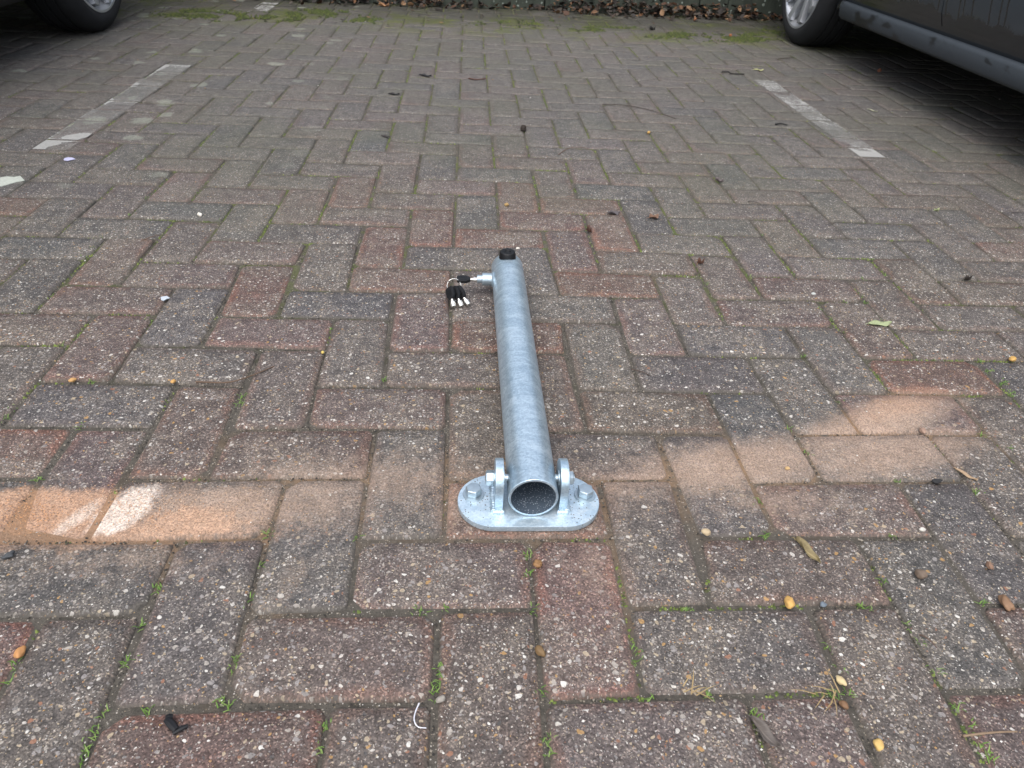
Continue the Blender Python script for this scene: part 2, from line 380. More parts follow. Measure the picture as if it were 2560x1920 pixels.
for key, q in BR:
    pr = [proj((p_.x, p_.y, 0)) for p_ in q]
    if min(p_[2] for p_ in pr) < .1: sized.append(0); continue
    pts = [(min(max(p_[0], 0), IMW), min(max(p_[1], 0), IMH)) for p_ in pr]
    sized.append(abs(sum(pts[k][0]*pts[(k+1) % 4][1]-pts[(k+1) % 4][0]*pts[k][1] for k in range(4)))/2)
big = set(sorted(range(len(BR)), key=lambda k: -sized[k])[:300])
def paint(me, tints, edges, reds):
    a = me.attributes.new('tint', 'FLOAT_COLOR', 'POINT'); a.data.foreach_set('color', [c for t in tints for c in (*t, 1)])
    a = me.attributes.new('edge', 'FLOAT', 'POINT'); a.data.foreach_set('value', edges)
    a = me.attributes.new('redge', 'FLOAT', 'POINT'); a.data.foreach_set('value', reds)
RV, RF, RT, RE, RR, RM = [], [], [], [], [], []
for k, (key, q) in enumerate(BR):
    g = random.Random(str(key)); v, f, ev, c = brick_geo(q, g); t, red = tint_of(key, g, c.y, c.x)
    if k in big:
        me = mesh('paver', v, f); paint(me, [t]*len(v), ev, [red]*len(v))
        link('paver', me, paver_mat(c.y), pavement, (c.x, c.y, 0))
    else:
        b0 = len(RV); RV += [(a+c.x, e+c.y, h) for a, e, h in v]; RF += [tuple(b0+z for z in ff) for ff in f]; RT += [t]*len(v); RE += ev; RR += [red]*len(v); RM += [0 if c.y > .62 else 1 if c.y > -.02 else 2]*len(f)
me = mesh('paver', RV, RF); paint(me, RT, RE, RR)
for k_ in ('paver_far', 'paver_sand', 'paver'): me.materials.append(M[k_])
me.polygons.foreach_set('material_index', RM)
tag(link('paver', me, M['paver'], pavement), 'far and outlying pavers of the herringbone paving', kind='stuff')

# ------------------------------------------------------------------ worn parking lines
def paint_material(name, lo, hi, strength):
    b = NB(name); p = b.pos(); n1 = b.noise(p, 30, 5, .78); n2 = b.noise(p, 210, 3, .75); vv = b.attr('cover')
    sm = b.add(b.mul(n1, .6), b.mul(n2, .45)); mk = b.ss(b.add(sm, b.mul(b.sub(vv, .5), 1.0)), lo, hi)
    film = b.mul(b.ss(b.add(sm, b.mul(vv, .35)), .45, .85), .5)
    b.done(b.mix(n2, (.22, .22, .21), (.46, .46, .44)), .8, 0, None, .3)
    tr = b.n('BsdfTransparent'); mx = b.n('MixShader'); b.put(mx.inputs[0], b.math('MAXIMUM', b.mul(mk, strength), film))
    b.t.links.new(tr.outputs[0], mx.inputs[1]); b.t.links.new(b.b.outputs[0], mx.inputs[2]); b.t.links.new(mx.outputs[0], b.out.inputs[0]); return b.m
M['paint'] = paint_material('worn_road_paint', .55, .68, .9)
def clip(poly, a, e):
    o = []
    t = e-a; nrm = Vector((-t.y, t.x))
    for k in range(len(poly)):
        p1, p2 = poly[k], poly[(k+1) % len(poly)]; d1, d2 = (p1-a).dot(nrm), (p2-a).dot(nrm)
        if d1 >= 0: o.append(p1)
        if d1*d2 < 0: o.append(p1+(p2-p1)*(d1/(d1-d2)))
    return o
def parking_line(label, x0, x1, y0, y1, cover):
    V_, F_, A_ = [], [], []
    steps = int((y1-y0)/.02)
    for key, q in BR:
        cy = sum(p_.y for p_ in q)/4; cx = sum(p_.x for p_ in q)/4
        if not (y0-.2 < cy < y1+.2 and x0-.2 < cx < x1+.2): continue
        ctr = Vector((cx, cy)); qq = [p_+(ctr-p_).normalized()*.0062 for p_ in q]
        for s in range(steps):
            for u in range(4):
                xa, xb = x0+(x1-x0)*u/4, x0+(x1-x0)*(u+1)/4; ya, yb = y0+(y1-y0)*s/steps, y0+(y1-y0)*(s+1)/steps
                pl = [Vector((xa, ya)), Vector((xb, ya)), Vector((xb, yb)), Vector((xa, yb))]
                for k in range(4):
                    pl = clip(pl, qq[k], qq[(k+1) % 4])
                    if len(pl) < 3: break
                if len(pl) < 3: continue
                b0 = len(V_); V_ += [(p_.x, p_.y, .0016) for p_ in pl]; F_.append(tuple(range(b0, b0+len(pl))))
                A_ += [cover((p_.x-x0)/(x1-x0), (p_.y-y0)/(y1-y0)) for p_ in pl]
    me = mesh('parking_line', V_, F_); a = me.attributes.new('cover', 'FLOAT', 'POINT'); a.data.foreach_set('value', A_)
    return tag(link('parking_line', me, M['paint'], pavement, smooth=False), label)
parking_line('almost worn away white parking line on the left of the bay', -12.0*U, -11.05*U, 14.2*U, 24.2*U, lambda u, v: (.9+.2*math.sin(u*5+v*40) if v < .14 and abs(u-v*6.5) < .33 else .24+(.34 if u < .13 else 0)+.4*max(0, v-.8)/.2) + (.28 if .45 < v < .5 or .66 < v < .71 else 0))
parking_line('worn white parking line on the right of the bay', 11.15*U, 12.0*U, 16.1*U, 26.0*U, lambda u, v: .57-.26*max(0, 1-abs(v-.24)/.16)+(.3 if v < .05 else 0)+.05*math.sin(v*23))
parking_line('faded remnant of a white line near the wall', -12.1*U, -11.2*U, 36.6*U, 40.0*U, lambda u, v: .6)

# ------------------------------------------------------------------ moss and grass in the joints
def leafy(name, rough=.6):
    b = NB(name); c = b.attr('tint', 'Color'); n = b.noise(b.pos(), 300, 2)
    b.done(b.mix(n, b.vm('SCALE', c, .75), b.vm('SCALE', c, 1.25)), rough, 0, None, .3)
    b.b.inputs['Subsurface Weight'].default_value = 0
    return b.m
M['grass'] = leafy('grass_blades'); M['leaf'] = leafy('leaf_surface', .65)
TUFTS = []
def tl(off, sc, pts):
    for a, c in pts: TUFTS.append(P(off[0]+a/sc, off[1]+c/sc))
tl((0, 1100), 2.023, [(190, 195), (800, 750), (1255, 805), (1335, 625), (1810, 485), (710, 940), (640, 1110), (1185, 1100), (1170, 1150), (60, 1140), (30, 1220), (1110, 1330), (1150, 1345), (745, 1360), (515, 1380), (465, 1480), (430, 1600), (425, 1560), (1640, 1440), (1610, 1560), (1360, 470)])
tl((900, 1300), 2.212, [(930, 190), (940, 290), (470, 480), (335, 495), (955, 495), (1795, 490), (1530, 720), (1525, 790), (1010, 945), (1590, 990), (1930, 965), (455, 820), (450, 890), (440, 940), (425, 965), (1045, 1280), (1040, 1220)])
tl((1560, 900), 1.626, [(885, 170), (670, 275), (1110, 490), (1440, 535), (580, 715), (1090, 710), (1055, 900), (990, 1010), (965, 1005), (1465, 985), (1165, 1080), (1210, 1150), (830, 1165), (890, 1265), (1265, 1250), (845, 1360), (860, 1365), (910, 1350), (550, 1440), (1355, 1405), (1415, 1490), (1465, 1570), (1490, 1620), (1450, 305), (1570, 355), (740, 370), (550, 570), (1480, 45), (1580, 140), (1540, 95)])
tl((0, 460), 2.212, [(560, 285), (510, 350), (470, 400), (540, 310), (340, 240), (390, 180), (480, 120), (720, 170), (810, 75), (1050, 30), (1220, 200), (1480, 200), (1460, 240), (1800, 110), (430, 840), (340, 880), (830, 750), (1835, 795), (2130, 1080), (1340, 1170), (1325, 1215), (500, 1095), (445, 1335), (60, 1240), (20, 1290), (80, 450)])
tl((1400, 400), 1.907, [(620, 455), (75, 150), (55, 95), (215, 90), (370, 40), (960, 355), (545, 345), (1360, 675), (1440, 650), (1460, 680), (1300, 760), (1360, 820), (1240, 710), (700, 590), (905, 550), (1490, 475), (1550, 545), (1810, 580), (1865, 305), (1795, 245), (1450, 565), (2010, 960), (2060, 1010), (2150, 1110), (2110, 1060), (1110, 540), (1170, 935), (1520, 1030)])
GV, GF, GT = [], [], []
def blade(base, ang, ln, wd, lift, col, V_, F_, T_):
    d = Vector((math.cos(ang), math.sin(ang), 0)); s = Vector((-d.y, d.x, 0))*wd
    b0 = len(V_); m_ = base+d*ln*.5+Vector((0, 0, lift)); e = base+d*ln+Vector((0, 0, lift*.8))
    V_ += [base-s, base+s, m_+s*.8, m_-s*.8, e]; F_ += [(b0, b0+1, b0+2, b0+3), (b0+3, b0+2, b0+4)]; T_ += [col]*5
for p_ in TUFTS:
    near = p_.y < .75
    for k in range(rnd.randint(7, 12) if near else rnd.randint(4, 8)):
        a = rnd.uniform(0, 6.283); ln = rnd.uniform(.004, .0095) if near else rnd.uniform(.003, .007)
        c = rnd.choice([(.10, .19, .03), (.14, .24, .05), (.075, .14, .03), (.17, .25, .07)])
        blade(Vector((p_.x+rnd.gauss(0, .003), p_.y+rnd.gauss(0, .003), rnd.uniform(-.005, -.001))), a, ln, .0006, rnd.uniform(.001, .005), c, GV, GF, GT)
for px, py, ang, n in ((2080, 1738, 2.6, 9), (1740, 1735, .3, 6)):           # dry straw in two of the tufts
    q = P(px, py)
    for k in range(n): blade(Vector((q.x+rnd.gauss(0, .006), q.y+rnd.gauss(0, .004), .001)), ang+rnd.gauss(0, .8), rnd.uniform(.015, .032), .0007, .004, (.30, .22, .11), GV, GF, GT)
me = mesh('joint_grass', GV, GF); a = me.attributes.new('tint', 'FLOAT_COLOR', 'POINT'); a.data.foreach_set('color', [z for t in GT for z in (*t, 1)])
tag(link('joint_grass', me, M['grass']), 'small green grass tufts growing from the joints between pavers', 'grass', kind='stuff')
# moss cushions along the joints
MV, MF, MT = [], [], []
def cushion(c, r, h, col):
    b0 = len(MV); n = 6; a0 = rnd.uniform(0, 1)
    for k in range(n):
        a = a0+k*2*math.pi/n; rr = r*rnd.uniform(.7, 1.3); MV.append((c[0]+math.cos(a)*rr, c[1]+math.sin(a)*rr, c[2]-.001)); MT.append(tuple(z*.7 for z in col))
    MV.append((c[0]+rnd.gauss(0, r*.2), c[1]+rnd.gauss(0, r*.2), c[2]+h)); MT.append(col)
    for k in range(n): MF.append((b0+k, b0+(k+1) % n, b0+n))
mossy = [P(250, 650), P(480, 540), P(120, 560), P(700, 520), P(830, 570), P(1030, 200), P(860, 420), P(940, 330), P(1400, 480), P(1660, 620), P(1900, 620), P(2080, 640), P(2120, 800), P(1300, 240), P(1500, 420), P(60, 700), P(500, 330), P(330, 300), P(2480, 950), P(2040, 1560), P(1720, 1740), P(120, 880)]
for key, q in BR:
    c = sum(q, Vector((0, 0)))/4
    if c.y > 4.1 or c.y < -.3: continue
    u = proj((c.x, c.y, 0))
    if not (-150 < u[0] < 2700 and -60 < u[1] < 2000): continue
    dn = max(math.exp(-((c.x-p_.x)**2+(c.y-p_.y)**2)/.03) for p_ in mossy)
    dn = max(dn*.9, .10+.25*(c.y > 1.0)+.2*(c.y > 2.6))
    for k in range(4):
        if rnd.random() > dn*1.1: continue
        a, e = q[k], q[(k+1) % 4]; L = (e-a).length; s0, s1 = sorted((rnd.random(), rnd.random()))
        for _ in range(int(L*(s1-s0)/.0022*dn)+2):
            t = rnd.uniform(s0, s1); p_ = a.lerp(e, t)
            col = rnd.choice([(.11, .15, .03), (.07, .10, .025), (.17, .22, .05), (.06, .065, .025)])
            cushion((p_.x+rnd.gauss(0, .0014), p_.y+rnd.gauss(0, .0014), -.0040), rnd.uniform(.0012, .0028), rnd.uniform(.0012, .0042), col)
for cx, cy, sx, sy, n in ((480, 35, 70, 9, 900), (560, 40, 90, 10, 700), (790, 33, 80, 8, 900), (700, 45, 60, 8, 300), (1500, 73, 70, 5, 700), (1690, 90, 50, 7, 300), (1850, 95, 80, 10, 1100), (1930, 80, 30, 10, 300), (910, 50, 60, 8, 200), (1300, 60, 120, 8, 250)):
    for _ in range(n):
        p_ = P(rnd.gauss(cx, sx*.5), rnd.gauss(cy, sy*.5))
        if p_.y < wall_y(p_.x)-.05 and mn.noise(Vector((p_.x*9, p_.y*9, 1))) > -.05: cushion((p_.x, p_.y, .0005), rnd.uniform(.004, .011), rnd.uniform(.004, .010), rnd.choice([(.06, .08, .018), (.045, .062, .016), (.09, .105, .024), (.035, .04, .016)]))
me = mesh('joint_moss', MV, MF); a = me.attributes.new('tint', 'FLOAT_COLOR', 'POINT'); a.data.foreach_set('color', [z for t in MT for z in (*t, 1)])
tag(link('joint_moss', me, M['grass']), 'green moss filling the joints of the brick paving', 'moss', kind='stuff')
# grit lying loose over the paving
def grit_material():
    b = NB('loose_grit'); c = b.attr('tint', 'Color'); return b.done(c, .8, 0, None, .3)
M['grit'] = grit_material()
QV, QF, QT = [], [], []
OCT = [(1, 0, 0), (-1, 0, 0), (0, 1, 0), (0, -1, 0), (0, 0, 1), (0, 0, -1)]; OF = [(0, 2, 4), (2, 1, 4), (1, 3, 4), (3, 0, 4), (2, 0, 5), (1, 2, 5), (3, 1, 5), (0, 3, 5)]
def grain_at(x, y, r, col):
    b0 = len(QV); a = rnd.uniform(0, 3); ca, sa = math.cos(a), math.sin(a); sx, sy, sz = rnd.uniform(.7, 1.4)*r, rnd.uniform(.6, 1.)*r, rnd.uniform(.45, .8)*r
    for vx, vy, vz in OCT:
        px, py = vx*sx+rnd.uniform(-.2, .2)*r, vy*sy+rnd.uniform(-.2, .2)*r
        QV.append((x+px*ca-py*sa, y+px*sa+py*ca, .0006+sz*.7+vz*sz)); QT.append(col)
    QF.extend(tuple(b0+z for z in f) for f in OF)
GC = [(.45, .43, .38), (.30, .28, .25), (.36, .25, .13), (.22, .2, .18), (.6, .58, .54), (.10, .09, .08), (.33, .2, .11)]
for _ in range(1500):
    px, py = rnd.uniform(0, IMW), IMH*(rnd.random()**.8)
    q = P(px, py); grain_at(q.x, q.y, rnd.choice([.0006, .0008, .0010, .0014])*(1+.35*q.y), rnd.choice(GC))
for cx, cy, sx, sy, n, cl in ((330, 1265, 170, 60, 900, [(.55, .33, .19), (.6, .45, .33), (.5, .26, .12)]), (80, 1280, 110, 55, 700, [(.5, .25, .11), (.55, .31, .16)]), (620, 1280, 170, 60, 500, [(.36, .26, .17), (.42, .3, .2)]), (2200, 1060, 160, 80, 800, [(.4, .26, .15), (.34, .24, .16)]), (1850, 1170, 220, 70, 600, [(.36, .27, .18), (.3, .23, .16)]), (1130, 1230, 90, 70, 250, [(.42, .25, .14), (.36, .26, .17)])):
    for _ in range(n):
        q = P(rnd.gauss(cx, sx*.5), rnd.gauss(cy, sy*.5)); grain_at(q.x, q.y, rnd.uniform(.0003, .0009), rnd.choice(cl))
CC = [(.045, .04, .035), (.06, .055, .048), (.09, .08, .065), (.16, .14, .11), (.26, .23, .19), (.035, .033, .03)]
for key, q in BR:
    c_ = sum(q, Vector((0, 0)))/4
    if not -.25 < c_.y < .95: continue
    u = proj((c_.x, c_.y, 0))
    if not -200 < u[0] < 2760: continue
    for k in range(4):
        a, e = q[k], q[(k+1) % 4]; dens_ = max(0, mn.noise(Vector((a.x*9, a.y*9, 3.3)))+.35)
        for _ in range(int((e-a).length/.004*dens_*(1.4 if c_.y < .35 else .7))):
            p_ = a.lerp(e, rnd.random()); b0 = len(QV); grain_at(p_.x+rnd.gauss(0, .0016), p_.y+rnd.gauss(0, .0016), rnd.choice([.0007, .001, .0014, .0019]), rnd.choice(CC))
            for z_ in range(b0, len(QV)): QV[z_] = (QV[z_][0], QV[z_][1], QV[z_][2]-.0042)
me = mesh('loose_grit', QV, QF); a = me.attributes.new('tint', 'FLOAT_COLOR', 'POINT'); a.data.foreach_set('color', [z for t in QT for z in (*t, 1)])
tag(link('loose_grit', me, M['grit'], smooth=False), 'loose sand grains and grit scattered over the pavers', 'grit', kind='stuff')

# ------------------------------------------------------------------ the wall at the back
def wall_material():
    b = NB('algae_wall'); p = b.pos(); n1 = b.noise(p, 5, 4, .6); n2 = b.noise(p, 60, 4, .7)
    q = b.vm('MULTIPLY', p, (1, 1, .25)); n3 = b.noise(q, 22, 3, .6)
    col = b.mix(n1, (.042, .052, .043), (.088, .10, .08)); col = b.mix(b.mul(b.ss(n3, .45, .7), .5), col, (.022, .026, .022))
    v = b.vor(b.vm('ADD', p, b.vm('SCALE', b.noise(p, 60, 2, out='Color'), .012)), 34); c = b.sep(v.outputs['Color'])
    mk = b.mul(b.math('GREATER_THAN', b.add(c[0], b.mul(b.sub(b.noise(p, 2.2, 2), .5), 1.1)), .62), b.ss(v.outputs['Distance'], b.add(.16, b.mul(c[1], .2)), b.add(.1, b.mul(c[1], .16))))
    col = b.mix(b.mul(mk, .85), col, b.mix(n2, (.22, .27, .23), (.40, .45, .40)))
    return b.done(col, .9, 0, b.bump(b.add(n2, mk), .6, .003), .2)
M['wall'] = wall_material()
wall = empty('boundary_wall', (0, wall_y(0), 0), math.atan(WSL))
tag(wall, 'dark green weathered wall spotted with pale lichen behind the parking bay', 'wall')
cut = [-4.6, -3.4, -2.5, -1.45, P(975, 8).x, P(1360, 22).x, P(1745, 40).x, P(1818, 44).x, 2.6, 3.7, 4.8]
for k in range(len(cut)-1):
    bm = bmesh.new(); off = [0, .006, .002][k % 3]
    box(bm, (cut[k]+.003, off, -.05), (cut[k+1]-.003, .16+off, 1.5+.01*(k % 2))); bevel(bm, .006, 2)
    link('wall_panel', bm_mesh('wall_panel', bm, 40), M['wall'], wall)
bm = bmesh.new(); box(bm, (-4.65, -.04, 1.53), (4.85, .22, 1.6)); bevel(bm, .008, 2)
link('coping', bm_mesh('coping', bm, 40), M['wall'], wall)
# litter of leaves along its foot
LV, LF, LT = [], [], []
LC = [(.07, .036, .022), (.04, .027, .02), (.12, .06, .03), (.022, .018, .016), (.20, .12, .065), (.06, .05, .04), (.03, .024, .02), (.028, .025, .023), (.04, .034, .03)]
def flat_leaf(c, ln, wd, yaw, tilt, curl, col, V_, F_, T_):
    mt = Matrix.Translation(c) @ Matrix.Rotation(yaw, 4, 'Z') @ Matrix.Rotation(tilt[0], 4, 'X') @ Matrix.Rotation(tilt[1], 4, 'Y')
    b0 = len(V_)
    for s, wf in ((-.5, .0), (-.3, .75), (0, 1.), (.28, .7), (.5, .0)):
        for t in ((-1, 0, 1) if wf else (0,)):
            V_.append(mt @ Vector((s*ln, t*wf*wd*.5, curl*(abs(t)*wf*.5+s*s*1.6)*wd))); T_.append(col)
    i = lambda k: b0+k
    F_ += [(i(0), i(2), i(1)), (i(0), i(3), i(2)), (i(1), i(2), i(5), i(4)), (i(2), i(3), i(6), i(5)), (i(4), i(5), i(8), i(7)), (i(5), i(6), i(9), i(8)), (i(7), i(8), i(10)), (i(8), i(9), i(10))]
def litter(x0, x1, n, depth, hgt):
    for _ in range(n):
        x = rnd.uniform(x0, x1); dd = abs(rnd.gauss(0, .5))*depth; ln = rnd.uniform(.014, .05)
        flat_leaf(Vector((x, wall_y(x)-.01-dd, .012+max(0, hgt*(1-dd/depth))*rnd.random())), ln, ln*rnd.uniform(.4, .75), rnd.uniform(0, 6.28), (rnd.gauss(0, .5), rnd.gauss(0, .5)), rnd.uniform(-.5, .7), rnd.choice(LC), LV, LF, LT)
litter(.42, 1.72, 640, .15, .075); litter(-1.1, -.05, 300, .12, .04); litter(-2.3, -1.1, 150, .1, .03); litter(-.1, .5, 60, .06, .012); litter(1.7, 2.6, 160, .12, .03)
for _ in range(60):
    q = P(rnd.uniform(800, 1950), rnd.uniform(20, 70)); 
    flat_leaf(Vector((q.x, q.y, .008)), rnd.uniform(.015, .035), rnd.uniform(.008, .018), rnd.uniform(0, 6), (rnd.gauss(0, .15), rnd.gauss(0, .15)), .3, rnd.choice(LC), LV, LF, LT)
me = mesh('leaf_litter', LV, LF); a = me.attributes.new('tint', 'FLOAT_COLOR', 'POINT'); a.data.foreach_set('color', [z for t in LT for z in (*t, 1)])
tag(link('leaf_litter', me, M['leaf']), 'drift of dead brown leaves along the foot of the wall', 'leaf litter', kind='stuff')

# ------------------------------------------------------------------ parked cars
def car_paint(name, dry, wet, streaky=True):
    b = NB(name); p = b.pos(); xyz = b.sep(p); y, z = xyz[1], xyz[2]
    n1 = b.noise(p, 9, 4, .6); n2 = b.noise(p, 70, 3, .7); grain = b.noise(p, 900, 2, .8)
    vv = b.n('TexVoronoi', voronoi_dimensions='1D'); b.put(vv.inputs['W'], b.add(b.mul(y, 1), b.mul(b.sub(b.noise(b.comb(b.mul(y, 14), 0., b.mul(z, 16)), 1, 2), .5), .022))); vv.inputs['Scale'].default_value = 26
    vr = b.sep(vv.outputs['Color'])
    st = b.mul(b.ss(vv.outputs['Distance'], .15, .07), b.math('GREATER_THAN', vr[0], .35))                                  # thin runs of water
    st = b.mul(st, b.math('GREATER_THAN', b.add(z, b.mul(vr[1], .05)), .28))
    band = b.mul(b.ss(b.add(z, b.mul(b.sub(n1, .5), .10)), .352, .334), .9)
    wt = b.math('MAXIMUM', st, band) if streaky else b.ss(n1, .5, .52)
    col = b.mix(wt, b.mix(n2, [c*.8 for c in dry], [c*1.15 for c in dry]), wet)
    col = b.mix(b.mul(grain, .15), col, [c*1.6 for c in dry])
    return b.done(col, b.add(b.mul(wt, -.2), .38), .0, None, .5, .25)
M['carR'] = car_paint('dusty_dark_grey_paint', (.036, .046, .057), (.008, .009, .010))
M['carL'] = plain('black_paint', (.008, .009, .010), .25, 0, .5)
def sill_material():
    b = NB('dusty_sill_plastic'); p = b.pos(); xyz = b.sep(p); y, z = xyz[1], xyz[2]
    n1 = b.noise(b.comb(b.mul(y, 3.1), 0, b.mul(z, 7)), 1.6, 3, .55); n2 = b.noise(p, 80, 3, .7)
    wt = b.mul(b.ss(b.add(n1, b.mul(b.sub(n2, .5), .05)), .56, .60), .85)
    col = b.mix(wt, b.mix(n2, (.048, .058, .068), (.072, .084, .097)), (.018, .020, .023))
    return b.done(col, b.add(b.mul(wt, -.2), .6), 0, None, .4)
M['sill'] = sill_material()
M['under'] = plain('underbody', (.010, .010, .010), .9, 0, .2)
M['tyre'] = plain('tyre_rubber', (.018, .019, .021), .82, 0, .3, .35, 25)
M['rim'] = plain('silver_alloy', (.50, .52, .55), .35, .6, .5, .12, 12)
M['glass'] = plain('dark_car_glass', (.01, .012, .013), .06, 0, .6)
M['lamp'] = plain('lamp_lens', (.35, .03, .03), .15, 0, .5); M['lampw'] = plain('lamp_lens_clear', (.5, .5, .5), .1, 0, .6)
M['black'] = plain('black_plastic', (.011, .0115, .013), .5, 0, .3, .25)
def wheel(car, T, yc, R_=.325, rr=.245, side=0, spokes=True):
    W_ = .225; wh = bpy.data.objects.new('wheel', None); C.objects.link(wh); wh.parent = car; wh.empty_display_size = .1
    def X(d): return d if side == 0 else 1.78-d
    org = T(X(0), yc, R_); ax = (T(X(.1), yc, R_)-org).normalized()
    bm = bmesh.new()
    pr = [(rr-.012, .03), (rr-.006, .012), (rr+.012, .004), (rr+.03, .0), (R_-.03, .008), (R_-.012, .022), (R_-.004, .036), (R_, .055), (R_, .068), (R_-.007, .070), (R_-.007, .077), (R_, .079), (R_, .107), (R_-.007, .109), (R_-.007, .117), (R_, .119), (R_, .148), (R_-.007, .15), (R_-.007, .157), (R_, .159), (R_-.004, .19), (R_-.03, .217), (rr, W_), (rr-.012, W_-.02)]
    lathe(bm, pr, org, ax, 72)
    for v in bm.verts:                                                             # the tyre bulges and flattens where it stands
        if v.co.z < .004: v.co.z = .004+(v.co.z-.004)*.1
    tag(link('tyre', bm_mesh('tyre', bm, 50), M['tyre'], wh), None)
    bm = bmesh.new()
    lathe(bm, [(rr-.030, .20), (rr-.028, .06), (rr-.020, .030), (rr-.014, .014), (rr-.006, .006), (rr+.003, .006), (rr+.004, .014), (rr-.002, .03), (rr-.01, .2)], org, ax, 64)
    link('rim', bm_mesh('rim', bm, 40), M['rim'], wh)
    bm = bmesh.new(); lathe(bm, [(0, .05), (.045, .05), (.062, .062), (.066, .10), (.12, .12), (rr-.03, .13)], org, ax, 40)
    link('hub', bm_mesh('hub', bm, 40), M['rim'] if spokes else M['black'], wh)
    if spokes:
        x_, y_, a_ = frame(ax)
        for k in range(10):
            th = 2*math.pi*(k//2)/5+(.22 if k % 2 else -.22)+.33; th2 = 2*math.pi*(k//2)/5+(.30 if k % 2 else -.30)+.33
            r0 = x_*math.cos(th)+y_*math.sin(th); r1 = x_*math.cos(th2)+y_*math.sin(th2)
            A = org+r0*.045+a_*.058; B = org+r1*(rr-.018)+a_*.018
            d = (B-A).normalized(); s = d.cross(a_).normalized(); up = s.cross(d)
            bm = bmesh.new()
            ra = [A+s*q[0]+up*q[1] for q in ((-.016, -.02), (.016, -.02), (.012, .012), (-.012, .012))]
            rb = [B+s*q[0]+up*q[1] for q in ((-.024, -.02), (.024, -.02), (.018, .010), (-.018, .010))]
            a1 = [bm.verts.new(v) for v in ra]; b1 = [bm.verts.new(v) for v in rb]
            bm.faces.new(a1); bm.faces.new(b1[::-1])
            for q in range(4): bm.faces.new([a1[q], b1[q], b1[(q+1) % 4], a1[(q+1) % 4]])
            bevel(bm, .005, 2); link('spoke', bm_mesh('spoke', bm, 45), M['rim'], wh)
    return wh
